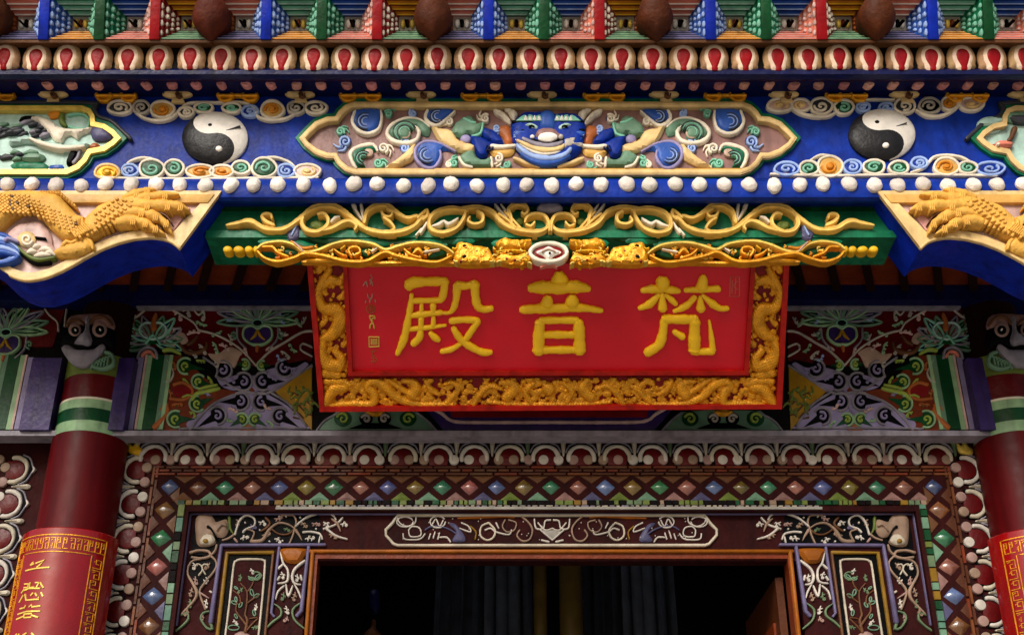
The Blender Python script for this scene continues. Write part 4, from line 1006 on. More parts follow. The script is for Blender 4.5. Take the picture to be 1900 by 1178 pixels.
# long plaque above the opening
cp = thing('lintel_plaque', 'long dark plaque with cream outline and small white scrolls centred above the doorway opening', 'plaque', (XD, 7.95, IN.pt(950, 985)[2]))
CQ = Z(640, 780, 2.96)
hp = [(1024, 955), (738, 955), (728, 970), (716, 982), (716, 992), (730, 1008), (738, 1011), (1024, 1011)]
full = hp + [(2 * UC - p[0], p[1]) for p in hp[::-1][1:-1]]
m = MB('stain'); m.prism(full, IN, -.01, .006); m.build('ground', cp)
m = MB('shadebone'); m.stroke(full, 2.6, IN, .018, .7, closed=True, smooth=False); m.build('outline', cp)
m = MB('shadewhite'); k = MB('shadeorange')
def sw(pts, r, mt='shadewhite'): m.use(mt).stroke(CQ(pts), r, IN, .016, .9, step=3)
for mm in (0, 1):
    c0 = m; m = MB('shadewhite')
    sw(ell(330, 555, 45, 28, 12), 1.2); sw([(290, 530), (300, 560), (340, 580), (385, 560), (390, 520)], 1.2); sw([(350, 600), (370, 580), (410, 590), (415, 630), (360, 635), (350, 600)], 1.2); sw([(320, 620), (330, 650), (410, 650), (440, 620)], 1.2)
    sw(ell(510, 555, 42, 32, 12), 1.3); sw([(480, 570), (500, 540), (520, 580), (540, 545)], 1.2); sw([(440, 600), (480, 580), (560, 590), (640, 640)], 1.3, 'slate'); sw([(460, 650), (470, 620)], 1.2); sw([(485, 645), (495, 610)], 1.2); sw([(510, 650), (520, 615)], 1.2); sw([(520, 640), (560, 640), (580, 665)], 1.4)
    m.use('slate').puff(CQ([(570, 565), (610, 570), (660, 640), (650, 665), (590, 660), (610, 610)]), IN, .012, 4, 3, 4)
    sw([(790, 560), (750, 580), (745, 630), (780, 655), (815, 640), (825, 600), (790, 560)], 1.7, 'shadebone'); sw([(770, 600), (800, 590), (830, 610), (900, 625), (915, 600)], 1.4); sw([(690, 580), (720, 610), (715, 650)], 1.4, 'shadegold'); sw([(640, 560), (680, 580), (690, 610), (630, 590)], 1.2); sw([(880, 545), (865, 580), (890, 610), (930, 600), (940, 560), (900, 545)], 1.3, 'shadebeige'); sw([(960, 600), (945, 630), (975, 660), (1015, 650), (1030, 600), (1010, 560), (970, 525)], 1.6, 'shadebeige'); sw([(830, 560), (845, 590)], 1.4)
    sw([(1040, 540), (1050, 590), (1090, 590), (1100, 550), (1130, 545)], 1.4); sw([(1060, 560), (1100, 600), (1140, 590)], 1.2); sw([(1075, 600), (1140, 655)], 1.4); sw([(1080, 655), (1120, 665)], 1.6)
    m.use('shadeorange').stroke(CQ([(620, 535), (720, 530), (860, 522), (930, 530)]), [1.2, 3, 3.2, 1.5], IN, .014, .6)
    for i in range(26): m.use('shadewhite').dome(*CQ([(rnd.uniform(300, 1120), rnd.uniform(535, 655))])[0], 1.2, 1.2, IN, .012, 1.5, 6, 2)
    (m if mm == 0 else m.mirror(XD)).build('scrollwork', cp)
m = MB('shadesilver'); m.prism(CQ([(1080, 600), (1190, 600), (1137, 660)]), IN, -.005, .014, 1); m.build('pendant', cp)

# ================================================================ inside the hall
cols = [('curtain', 815, 905), ('curtain', 1100, 1240)]
def drape(u0, u1, mt, label, Y=9.4):
    P = Plane(Y, 1110); m = MB(mt); n_ = 46
    xs_ = np.linspace(P.pt(u0, 1110)[0], P.pt(u1, 1110)[0], n_); zt2, zb2 = 5.4, 0.2
    vs = []
    for j, zz in enumerate(np.linspace(zt2, zb2, 9)):
        for i, x in enumerate(xs_):
            f_ = 1 + .25 * (zt2 - zz) / 5
            vs.append(((x - xs_.mean()) * f_ + xs_.mean() + .03 * math.sin(i * 1.3), Y - .09 * math.sin(i * 1.15 + .4 * math.sin(i)) + .02 * j, zz))
    m.add(vs, [[j * n_ + i, (j + 1) * n_ + i, (j + 1) * n_ + i + 1, j * n_ + i + 1] for j in range(8) for i in range(n_ - 1)])
    o = m.build('curtain', None, 80); return tag(o, label, 'curtain', 'dark drapes inside the doorway')
drape(812, 996, 'curtain', 'dark blue grey drape hanging inside the doorway, left of the gilt pillars')
drape(1078, 1240, 'curtain', 'dark blue drape hanging inside the doorway, right of the gilt pillars')
for i, (u, r, l) in enumerate(((1002, .05, 'slim gilt pillar in the dark hall, the left one of the pair'), (1058, .085, 'thicker gilt pillar in the dark hall, the right one of the pair'))):
    x, _, _ = Plane(9.1, 1110).pt(u, 1080)
    t = thing('gilt_pillar', l, 'pillar', (x, 9.1, 0), 'gilt pillars inside the doorway')
    MB('dimgold').cyl(x, 9.1, [(r, 0), (r, 5.4)], 20).build('shaft', t)
    MB('ochre').cyl(x, 9.1, [(r, 4.42), (r * 1.15, 4.44), (r * 1.15, 4.5), (r * 1.3, 4.53), (r, 4.56)], 20).build('collar', t)
dl = thing('door_leaf', 'brown wooden door leaf standing open at the right of the dark opening', 'door', (x1_ - .03, 8.4, 0))
m = MB('shadebrown'); m.box(x1_ - .06, x1_ - .01, 8.12, 9.3, 0, zt_ - .08); m.build('board', dl)
m = MB('rust'); m.box(x1_ - .075, x1_ - .06, 8.25, 9.1, .5, zt_ - .35); m.build('inset_panel', dl)
la = thing('altar_lamp', 'small dim pink lamp far back in the dark hall, left of the drapes', 'lamp', Plane(9.8, 1160).pt(690, 1170))
P = Plane(9.8, 1160); m = MB('bronze'); m.puff([(670, 1190), (678, 1172), (688, 1162), (690, 1148), (697, 1150), (697, 1164), (706, 1175), (710, 1192)], P, .02, 8, 8, 4, rough=1.2); m.build('shade', la)
m = MB('navy'); m.puff([(688, 1095), (702, 1095), (704, 1126), (696, 1140), (687, 1126)], P, .02, 8, 6, 6); m.build('bracket', la)

# next bay's surround, just past the left column
nb2 = thing('door_surround', 'scallop and disc tiled edge of the next bay, left of the left column', 'door surround', (XCL - .6, 7.9, 0))
MB('stain').box(XL, XCL - .1, 7.9, 8.3, 0, Zd(806)).build('backing', nb2)
def mirrored_part(o, X0, parent):
    me = o.data.copy(); n_ = len(me.vertices); co = np.zeros(n_ * 3); me.vertices.foreach_get('co', co); co = co.reshape(-1, 3)
    wl = WLOC[o.name]; co = co + wl; co[:, 0] = 2 * X0 - co[:, 0]; co -= WLOC[parent.name]
    me.vertices.foreach_set('co', co.ravel()); me.flip_normals(); me.update()
    c = bpy.data.objects.new(o.name.split('.')[0], me); COL.objects.link(c); c.parent = parent; WLOC[c.name] = WLOC[parent.name]
for o in list(ds.children):
    nm = o.name.split('.')[0]
    if nm not in ('scallop', 'bulb', 'disc'): continue
    c = np.array([v.co for v in o.data.vertices]).mean(0) + WLOC[o.name]
    if c[0] < X(300, 900) + .02 and not (nm != 'disc' and c[2] > Zd(846)): mirrored_part(o, X(146, 850), nb2)
# ================================================================ carved blue corner brackets
AQ = Z(0, 340, 4.524)
def bracket():
    out = []
    low = [(333, 460), (322, 450), (308, 444), (290, 440), (270, 440), (245, 443), (215, 451), (185, 463), (155, 479), (125, 496), (95, 510), (65, 518), (40, 518), (18, 510), (0, 498), (-30, 470), (-80, 440)]
    outer = [(-80, 354), (411, 354)] + low
    m = MB('ultramarine'); m.prism(outer, BR, -.36, -.012, 1); out.append(('body', m))
    inner = [(-80, 377), (372, 377)] + [(327, 425), (318, 434), (306, 432), (288, 428), (268, 427), (243, 430), (212, 438), (180, 451), (150, 467), (120, 484), (92, 498), (65, 505), (44, 505), (24, 498), (8, 488), (-24, 458), (-80, 425)]
    m = MB('cream'); m.ring(outer, inner, BR, -.012, .014, -.01); out.append(('rim', m))
    m = MB('cream'); m.stroke(low[:14], 2.6, BR, .014, .7); out.append(('rim_bead', m))
    m = MB('rose'); m.prism([(-80, 377), (372, 377)] + inner[2:], BR, -.02, -.009); out.append(('inset_panel', m))
    m = MB('buff'); m.prism([(-80, 360), (398, 360), (385, 376), (-80, 376)], BR, 0, .022, 1.5); out.append(('upper_fascia', m))
    m = MB('pink'); m.prism([(352, 386), (338, 380), (300, 405), (322, 428)], BR, -.012, .004, .5); m.use('brick').stroke([(371, 379), (331, 428)], 1.6, BR, .006, .5, smooth=False); out.append(('fingertip_panel', m))
    m = MB('claw')
    m.puff(AQ([(-300, 130), (-60, 110), (0, 95), (150, 72), (330, 78), (500, 112), (550, 160), (600, 215), (660, 278), (730, 295), (720, 350), (665, 470), (600, 492), (540, 480), (430, 390), (330, 285), (240, 245), (150, 272), (60, 340), (0, 400), (-80, 470), (-300, 480)]), BR, .03, 18, 17, 4.5, -.01, rough=.35)
    out.append(('dragon_leg', m))
    m = MB('claw'); rs = random.Random(4)
    for i in range(24):
        for j in range(6):
            t = i / 23
            cx_, cy_ = (-40 + 480 * t, 150 + 20 * t) if t < .6 else (248 + (t - .6) / .4 * 400, 162 + (t - .6) / .4 * 200)
            x_, y_ = cx_ + (j - 2.5) * (8 if t > .6 else 2) + rs.uniform(-4, 4), cy_ + (j - 2.2) * 27 + (i % 2) * 13
            m.use('claw' if rs.random() < .93 else 'bronze').dome(*AQ([(x_, y_)])[0], 3.4, 2.9, BR, .086, 2.2, 7, 2, h0=.06, rot=20)
    out.append(('scales', m)); m = MB('claw')
    for i in range(14): m.puff(AQ([(330 + i * 22, 80 + max(0, i - 7) * 16 - 8), (352 + i * 22, 72 + max(0, i - 7) * 20 - 8), (360 + i * 22, 100 + max(0, i - 7) * 19), (335 + i * 22, 108 + max(0, i - 7) * 16)]), BR, .05, 3, 5, 3, 0)
    out.append(('frill', m))
    m = MB('claw')
    m.puff(AQ([(660, 470), (700, 350), (740, 280), (830, 200), (960, 150), (1120, 110), (1250, 95), (1260, 180), (1180, 280), (1060, 330), (940, 370), (850, 430), (775, 470)]), BR, .035, 16, 15, 4.5, -.01, rough=.3)
    for pts, r in (([(1040, 130), (1140, 96), (1230, 66), (1300, 52)], [6, 8, 6, 1.2]), ([(1090, 155), (1230, 128), (1380, 104), (1500, 92)], [8, 9, 7, 1.2]), ([(1090, 200), (1230, 196), (1400, 196), (1510, 200), (1590, 226)], [10, 11, 11, 8, 1.2]),
                   ([(1040, 262), (1180, 252), (1300, 285), (1390, 340), (1440, 420)], [9, 10, 10, 7, 1.2]), ([(985, 335), (1110, 318), (1215, 338), (1300, 385), (1380, 425)], [9, 10, 9, 6, 1.2])):
        m.use('claw').stroke(AQ(pts), r, BR, .05, 1.25, step=4)
        for q in range(1, len(pts) - 1):
            x_, y_ = pts[q]
            for w_ in (-16, 0, 16): m.stroke(AQ([(x_ + w_, y_ - 30), (x_ + w_ + 8, y_), (x_ + w_, y_ + 30)]), [1, 1.8, 1], BR, .052 + r[q] * .0034, .9, step=4)
    for pts in ([(1130, 178), (1280, 162), (1440, 150)], [(1100, 228), (1240, 226), (1380, 262), (1440, 330)], [(1060, 296), (1190, 288), (1290, 330), (1360, 390)], [(1060, 148), (1160, 118), (1260, 90)]):
        m.use('bronze').stroke(AQ(pts), [1, 2.2, .8], BR, .055, .6, step=4)
    m.use('claw')
    for i in range(7): m.stroke(AQ([(690 + i * 42, 300 - i * 14), (700 + i * 40, 370 - i * 12), (740 + i * 38, 440 - i * 16)]), [2, 4.5, 3], BR, .07, 1, step=4)
    for i in range(9): m.stroke(AQ([(600 + i * 14, 400 - i * 9), (640 + i * 16, 450 - i * 8)]), [1.4, 2.2], BR, .085, 1, step=4)
    rs = random.Random(77)
    for i in range(9):
        for j in range(5):
            x_, y_ = 800 + i * 36 + (j % 2) * 18, 395 - i * 26 + j * -34 + rs.uniform(-4, 4)
            if y_ > 130 and 700 < x_ < 1120: m.dome(*AQ([(x_, y_)])[0], 3.6, 2.8, BR, .088, 2.0, 7, 2, h0=.07)
    out.append(('claw', m))
    m = MB('claw'); m.puff(AQ([(450, 600), (470, 560), (560, 520), (640, 500), (700, 460), (750, 470), (790, 540), (770, 560), (720, 590), (600, 625), (490, 622)]), BR, .03, 10, 10, 5, -.01)
    m.stroke(AQ([(520, 530), (560, 490), (600, 500), (700, 460), (760, 490), (780, 550)]), [3, 4, 3, 3.4, 4, 2.4], BR, .05, 1); out.append(('curled_scroll', m))
    m = MB('rose'); m.puff(AQ([(60, 460), (120, 370), (230, 330), (340, 330), (420, 420), (440, 520), (470, 600), (300, 640), (150, 560)]), BR, .01, 14, 8, 6, -.02, rough=.5); out.append(('flesh_relief', m))
    m = MB('cream'); u_, v_ = AQ([(225, 470)])[0]
    m.dome(u_, v_, 17, 15, BR, .045, 4); m.use('bone').stroke(spiral(u_, v_, 11, 1.3, 20, 1, .2, 14), [2.6, 2], BR, .062, 1, step=3); m.use('black').stroke(AQ([(300, 455), (380, 465)]), 2.2, BR, .05); m.use('bone')
    for a_, b_ in (((270, 540), (330, 520)), ((230, 580), (300, 570)), ((290, 610), (420, 600)), ((330, 560), (440, 570)), ((380, 590), (460, 600))): m.stroke(AQ([a_, ((a_[0] + b_[0]) / 2, a_[1] - 14), b_]), [2, 5, 2], BR, .045, .8)
    m.use('olive').stroke(AQ([(140, 520), (220, 600), (320, 640), (460, 620)]), [2, 3, 4, 2], BR, .035, .8); m.use('soot').stroke(AQ([(110, 500), (200, 600), (300, 660), (420, 660)]), [2, 4, 5, 3], BR, .02, .6); out.append(('flower', m))
    m = MB('midblue')
    for k in range(5): m.use('paleblue' if k % 2 else 'midblue').stroke(AQ([(-120, 440 + k * 40), (0, 430 + k * 36), (90, 470 + k * 30), (150, 560 + k * 14), (60, 640 + k * 5), (-80, 680)]), [5, 5, 4, 4, 3, 3], BR, .03 + .004 * k, .8)
    m.use('lilac').stroke(AQ([(40, 480), (70, 460), (150, 490)]), [3, 3.5, 2], BR, .06); out.append(('wave_curl', m))
    return out
bk = bracket()
for side in (0, 1):
    root = thing('corner_bracket', ['blue bracket with cream rim and golden dragon claw, left of the green beam', 'blue bracket with cream rim and golden dragon claw, right of the green beam'][side], 'bracket', BR.pt(200 if side == 0 else 1838, 440), 'blue dragon claw brackets')
    for nm, m in bk: (m.mirror(BR.pt(1020, 420)[0]) if side else m).build(nm, root)

# ================================================================ green beam with gilt scrollwork
UG = 1020
XG = GB.pt(UG, 410)[0]
gb = thing('green_beam', 'green beam with cream scrolls along its front, above the red name board', 'beam', (XG, 6.6, zat(410, 6.6)))
zt, zm_, zb = zat(380, 6.5), zat(443, 6.5), zat(448, 6.53)
xl, xr = GB.pt(383, 440)[0], GB.pt(1660, 436)[0]
m = MB('green')
pr = [(6.50, zt), (6.50, zm_), (6.515, zb), (6.78, zb - .02), (6.78, zt)]
m.extrude([(y, q) for y, q in pr][::-1], xl, xr); m.build('body', gb)
m = MB('green'); ym = (zt + zm_) / 2
m.box(xl, xr, 6.475, 6.502, zm_ - .006, zm_ + .045); m.build('lower_fillet', gb)
m = MB('deepgreen'); m.box(xl + .01, xr - .01, 6.485, 6.502, zt - .004, zt - .05); m.build('upper_fillet', gb)
def leafback():
    m = MB('deepgreen')
    m.puff([(562, 412), (572, 432), (605, 440), (650, 428), (680, 432), (700, 446), (640, 452), (590, 450), (560, 436)], GB, .006, 8, 3, 6, -.01)
    m.puff([(690, 420), (705, 440), (760, 440), (800, 415), (806, 438), (770, 456), (700, 452)], GB, .006, 8, 3, 6, -.01)
    m.puff([(800, 420), (815, 440), (850, 436), (875, 410), (905, 440), (850, 452), (806, 448)], GB, .006, 8, 3, 6, -.01)
    m.use('green').puff([(478, 448), (500, 440), (540, 440), (570, 450), (590, 458), (560, 462), (500, 456)], GB, .008, 6, 3, 6, -.01)
    m.puff([(620, 455), (650, 442), (690, 440), (730, 452), (690, 458)], GB, .008, 6, 3, 6, -.01); m.puff([(745, 450), (770, 442), (810, 444), (830, 455), (780, 460)], GB, .008, 6, 3, 6, -.01)
    m.puff([(838, 452), (850, 438), (872, 436), (880, 450)], GB, .008, 6, 3, 5, -.01); m.puff([(915, 456), (925, 442), (950, 446), (985, 450), (1012, 452), (1000, 460)], GB, .008, 6, 3, 5, -.01)
    m.use('slate').puff([(530, 426), (552, 412), (556, 440), (538, 448)], GB, .02, 5, 5, 4, -.01); m.use('paleblue').stroke([(528, 428), (550, 414)], 2, GB, .04, 1, step=4); m.stroke([(541, 436), (551, 416)], 1.6, GB, .042, 1, step=4)
    return m
m = leafback(); m.build('green_leaves', gb); m.mirror(XG).build('green_leaves', gb)
def topscroll():
    m = MB('scroll'); f = lambda pts, r, h=.055: m.stroke(pts, [q * .74 for q in (r if isinstance(r, list) else [r])] if isinstance(r, list) else r * .8, GB, h, 1.0, step=4, carve=True)
    f([(420, 418), (440, 415), (458, 411), (472, 414), (489, 424), (510, 427), (530, 424), (554, 408), (578, 388), (604, 382), (626, 385), (650, 402), (677, 424), (708, 432), (744, 430), (768, 420), (782, 406), (800, 398)], [2.5, 5, 6.5, 7, 7, 6, 5.5, 5.5, 6, 7, 7, 6.5, 6, 6.5, 6, 5, 4, 3])
    f([(508, 418), (494, 412), (486, 402), (493, 397), (503, 399), (504, 405)], [5, 5, 4.6, 4.4, 4, 3])
    f([(562, 404), (560, 415), (570, 428), (590, 430), (606, 420), (609, 406), (600, 396), (590, 398)], [5, 6, 6, 5.5, 5, 4.6, 4.2, 3.2], .06)
    f([(590, 429), (615, 424), (638, 412), (652, 411), (662, 419), (658, 426)], [4, 5, 5, 4.6, 4.4, 3], .06)
    f([(676, 413), (682, 392), (700, 381), (722, 383), (738, 396), (756, 405), (774, 401), (790, 405)], [5, 5.5, 6, 6, 5.5, 5, 4, 3])
    f([(718, 388), (728, 394), (724, 402), (712, 400), (708, 392)], 3.2, .06); f([(712, 404), (724, 412), (732, 424), (724, 428)], [3.4, 4, 3.6, 2.4], .06)
    f([(775, 404), (784, 396), (793, 390), (792, 402), (784, 408)], [3.4, 4, 4, 3.6, 2.4], .06)
    f([(868, 390), (840, 386), (812, 392), (797, 408), (800, 426), (822, 432), (846, 424), (860, 406), (864, 392)], [4, 5, 5.5, 5.5, 5.5, 5.5, 5, 4.4, 3.6])
    f([(858, 386), (890, 385), (914, 394), (930, 412), (950, 424), (985, 431), (1008, 428), (1018, 416), (1010, 400), (992, 397), (978, 403), (974, 412)], [4, 5.5, 6, 6, 6.5, 6.5, 5.5, 4.8, 4.4, 4.2, 4, 3])
    f([(885, 392), (896, 400), (894, 412), (880, 416), (868, 410), (872, 402)], [4.4, 4.6, 4.4, 4, 3.6, 2.8], .06)
    f([(950, 424), (948, 404), (944, 388), (956, 379), (972, 380), (980, 390), (974, 398), (968, 394)], [3, 5, 5, 4.6, 4.4, 4.2, 3.6, 2.6], .06)
    f([(925, 396), (944, 410), (958, 424)], [2.4, 3.4, 3], .064); f([(935, 392), (950, 406), (966, 424)], [2, 3, 3], .062)
    f([(992, 412), (985, 420), (976, 416)], [3, 3.4, 2.4], .06); f([(1012, 402), (1018, 414), (1019, 428)], [2, 3, 3], .07)
    return m
m = topscroll(); m.build('scrollwork', gb); m.mirror(XG).build('scrollwork', gb)
def whites():
    m = MB('bone')
    for pts, r in (([(659, 384), (655, 380), (664, 396), (672, 408)], [3.6, 3.4, 2.6, 1.5]), ([(670, 380), (672, 392), (673, 404)], [3.4, 3, 1.6]), ([(916, 374), (924, 386), (940, 404)], [1, 2.6, 1.6]), ([(929, 378), (938, 390), (948, 402)], [1, 2.4, 1.6]), ([(800, 420), (815, 416), (824, 410), (832, 416), (846, 408), (850, 404)], [1, 4, 2.4, 3.6, 2.6, 1]),
                   ([(614, 412), (622, 404), (630, 402)], [3, 3, 1.5]), ([(780, 432), (788, 420), (792, 412)], [2.4, 2.6, 1.5]), ([(772, 436), (782, 424)], [2, 1.4])):
        m.stroke(pts, r, GB, .05, .8, step=4)
    m.use('olive').puff([(576, 414), (586, 410), (598, 414), (598, 424), (580, 424)], GB, .02, 4, 3, 4, -.01, rough=1)
    m.puff([(955, 408), (970, 404), (968, 416), (956, 416)], GB, .02, 4, 3, 4, -.01, rough=1)
    return m
m = whites(); m.build('white_feathers', gb); m.mirror(XG).build('white_feathers', gb)
m = MB('grey'); m.puff([(996, 390), (1000, 380), (1010, 374), (1020, 372), (1030, 374), (1040, 380), (1044, 390), (1020, 395)], GB, .05, 10, 7, 4, -.01); m.build('fan_boss', gb)
# lower gilt openwork, hanging in front of the name board's upper edge
GL = Plane(6.455, 468)
gm = thing('gilt_openwork', 'gilt openwork strip with a white flower medallion, on top of the name board', 'carving', GL.pt(1018, 470))
def lowscroll():
    m = MB('gilt'); f = lambda pts, r, h=.05, mt='giltpale': m.use(mt).stroke(pts, [q * .62 for q in r] if isinstance(r, list) else r * .68, GL, h, .9, step=4, carve=True)
    f([(476, 462), (490, 452), (520, 448), (545, 454), (565, 468), (590, 464), (620, 452), (650, 447), (690, 452), (715, 463), (740, 456), (770, 450), (810, 453), (832, 462), (842, 470)], [3, 3.6, 4, 4, 4.5, 4.5, 4, 4, 4, 4.5, 4.5, 4, 3.6, 3, 2.4])
    f([(478, 466), (490, 478), (515, 485), (545, 478), (566, 470), (600, 474), (640, 484), (680, 484), (712, 468), (735, 474), (770, 482), (810, 486), (838, 474)], [3, 4, 4.5, 4, 4.5, 4.5, 5, 5, 4.5, 4.5, 4.5, 4, 3], .05, 'gilt')
    f([(486, 458), (505, 458), (515, 468), (535, 476)], [3, 4, 4, 3], .045, 'gilt'); f([(652, 474), (646, 464), (654, 458), (666, 460), (668, 468), (660, 472)], 3.2, .045, 'gilt'); f([(690, 466), (700, 460)], [3, 1.6], .045, 'bone')
    f([(766, 470), (776, 462), (784, 470)], [2, 6, 3], .045, 'gilt'); f([(788, 467), (815, 462)], [2.4, 1.2], .045, 'bone'); f([(750, 462), (762, 472), (780, 478)], [2.4, 3.4, 2.4], .045, 'gilt')
    f([(540, 447), (560, 460), (580, 458)], [2, 4.6, 3], .055, 'orange'); f([(545, 449), (555, 458), (562, 466)], [2, 2.4, 1.4], .06, 'rose')
    f([(632, 462), (640, 456)], 2, .045, 'yellow'); f([(620, 462), (630, 470), (640, 474)], [1.6, 3, 2], .045, 'gilt')
    m.use('gilt')
    m.puff([(846, 462), (850, 450), (872, 452), (878, 456), (905, 460), (915, 476), (925, 484), (905, 490), (846, 488)], GL, .03, 7, 8, 4.5, -.02, rough=1.2)
    m.puff([(920, 484), (930, 472), (960, 474), (975, 468), (985, 486), (950, 490)], GL, .03, 6, 7, 4.5, -.02, rough=1)
    m.puff([(920, 452), (935, 442), (960, 446), (985, 444), (980, 456), (935, 462)], GL, .04, 5, 6, 4, -.02, rough=1.5)
    m.puff([(560, 486), (640, 487), (690, 489), (760, 488), (846, 489), (846, 484), (770, 483), (690, 485), (600, 478)], GL, .02, 4, 4, 5, -.02)
    m.use('soot').dome(862, 457, 5, 4, GL, .055, 1.5, 10, 2); m.dome(862, 476, 5, 4, GL, .055, 1.5, 10, 2)
    for i in range(7): m.use('yellow').stroke([(925 + i * 8, 456 - i % 2 * 3), (929 + i * 8, 446)], 1.8, GL, .055, 1)
    f([(925, 466), (950, 464), (975, 466)], [2, 2.6, 2], .05, 'yellow')
    m.use('deepgreen').puff([(520, 462), (540, 464), (556, 470), (535, 474)], GL, .015, 5, 3, 4, -.02); m.puff([(668, 466), (700, 458), (706, 468), (680, 476)], GL, .015, 5, 3, 4, -.02); m.puff([(790, 472), (820, 464), (828, 470), (800, 478)], GL, .015, 5, 3, 4, -.02)
    m.use('brick')
    for p in ((885, 466), (893, 474), (902, 468), (878, 482), (870, 466), (940, 480), (955, 482), (968, 479), (935, 452), (950, 452), (962, 450), (855, 484)): m.dome(p[0], p[1], 2.6, 2.0, GL, .052, 1.6, 8, 2, .02)
    rs = random.Random(31)
    for i in range(46):
        x_, y_ = rs.uniform(846, 985), rs.uniform(456, 488); a_ = rs.uniform(0, 6.28)
        m.use(rs.choice(['gilt', 'giltpale', 'yellow'])).stroke([(x_, y_), (x_ + 4 * math.cos(a_), y_ + 3 * math.sin(a_)), (x_ + 8 * math.cos(a_ + .6), y_ + 5 * math.sin(a_ + .6))], [1.6, 1.2], GL, .05 + rs.uniform(-.004, .008), 1, step=3)
    for i in range(60):
        x_ = rs.uniform(500, 840); y_ = 468 + rs.uniform(-10, 10); a_ = rs.uniform(0, 6.28)
        m.use(rs.choice(['gilt', 'giltpale', 'orange'])).stroke([(x_, y_), (x_ + 5 * math.cos(a_), y_ + 3 * math.sin(a_)), (x_ + 9 * math.cos(a_ + .8), y_ + 5 * math.sin(a_ + .8))], [1.7, 1.0], GL, .03, 1, step=3)
    return m
m = lowscroll(); m.build('scroll', gm); m.mirror(XG).build('scroll', gm)
for sx in (0, 1):
    for u_, r_ in ((423, 9), (443, 10), (462, 8), (475, 5)):
        m = MB('yellow'); m.dome(u_, 464, r_, 6.5, GL, .03, 6, 12, 4, -.02, power=.6); (m.mirror(XG) if sx else m).build('bead', gm)
m = MB('bone')
m.stroke(ell(1018, 468, 34, 17, 22), [3.6], GL, .05, .8, closed=True); m.use('mauve').dome(1018, 468, 30, 15, GL, .03, 3); m.use('brick').dome(1018, 468, 27, 13, GL, .038, 3); m.use('white').puff([(995, 468), (1008, 462), (1018, 457), (1028, 462), (1041, 468), (1028, 475), (1018, 482), (1008, 475)], GL, .05, 8, 6, 4, -.01)
m.use('beige').stroke([(1006, 466), (1018, 462), (1030, 466)], 1.6, GL, .075); m.use('soot').dome(1020, 469, 2.4, 2, GL, .075, 2, 8, 2); m.build('medallion', gm)
m = MB('salmon'); m.puff([(1002, 496), (1010, 488), (1022, 486), (1034, 496), (1022, 492)], GL, .03, 4, 4, 3); m.build('tassel', gm)

# ================================================================ red name board
sg = thing('name_board', 'red name board with gilt dragon border and three large gold characters', 'sign board', SG.pt(1018, 625))
OUT = [(569, 486), (1465, 484), (1451, 759), (593, 764)]
INN = [(644, 490), (1394, 489), (1381, 689), (654, 690)]
m = MB('framered'); m.prism(OUT, SG, -.13, 0, 0); m.build('backboard', sg)
m = MB('framered'); o2 = [(579, 488), (1455, 486), (1441, 751), (602, 755)]; m.ring(OUT, o2, SG, -.05, .055, 0); m.build('outer_frame', sg)
i0 = [(636, 489), (1402, 488), (1389, 696), (646, 697)]
m = MB('framered'); m.ring(i0, INN, SG, 0, .06, .02); m.build('inner_frame', sg)
m = MB('signred'); m.prism(INN, SG, 0, .022); m.build('panel', sg)
# carved gilt border: a height field of dragons, scrolls and cloud lumps
def carve(strokes, seed, rect, nb=120, lo=2.6, hi=7.2):
    rs = random.Random(seed); L = []
    for pts, r, a in strokes:
        P2, rr = cr(pts, r, 3)
        L += [(p[0], p[1], q, a, True) for p, q in zip(P2, rr)]
    body = len(L)
    for i in range(nb):
        x, y = rs.uniform(rect[0], rect[2]), rs.uniform(rect[1], rect[3])
        L.append((x, y, rs.uniform(lo, hi), rs.uniform(.5, .85), False))
        if rs.random() < .5:
            a_ = rs.uniform(0, 6.28); l_ = rs.uniform(5, 13); k = rs.uniform(-.12, .12); r_ = rs.uniform(1.6, 3)
            for t in range(7): L.append((x + l_ * t / 6 * math.cos(a_ + k * t), y + l_ * t / 6 * math.sin(a_ + k * t), r_ * (1 - t * .08), .75, False))
    def fn(U, V):
        H = np.zeros(U.shape)
        for x, y, r, a, b in L:
            d2 = (U - x) ** 2 + (V - y) ** 2
            k = d2 < r * r
            if k.any(): H[k] = np.maximum(H[k], a * (r * .55 + 3.4) * np.sqrt(1 - d2[k] / (r * r)) + (2.6 if b else .8))
        w = np.clip((H - 1.5) / 2, 0, 1)
        return H + w * (np.abs(np.sin(U * .62 + V * .31) * np.sin(V * .66 - U * .25)) * 1.3 - .5) + np.sin(U * 1.1) * np.sin(V * 1.3) * .3
    return fn
ls = [([(612, 500), (600, 520), (590, 545), (600, 570), (625, 575), (632, 595), (618, 618), (596, 628)], [6, 8, 9, 10, 13, 15, 12, 6], 1.0), ([(598, 600), (606, 590), (600, 578)], [6, 5, 3], .9), ([(632, 522), (612, 520), (600, 532)], [8, 9, 6], .9), ([(600, 632), (596, 650), (606, 672), (628, 678), (634, 664), (622, 650)], [8, 11, 13, 12, 9, 6], 1.0), ([(604, 690), (626, 694)], [10, 9], .9), ([(592, 500), (596, 486)], [8, 7], .9), ([(612, 490), (620, 486)], [6, 4], .8)]
m = MB('gilt'); m.hfield([(580, 488), (637, 488), (648, 698), (594, 702)], SG, .012, carve(ls, 3, (582, 490, 646, 698), 150), 58, 200, 'brick', 1.7); m.build('gilt_border', sg)
m.mirror(SG.pt(1018, 600)[0]).build('gilt_border', sg)
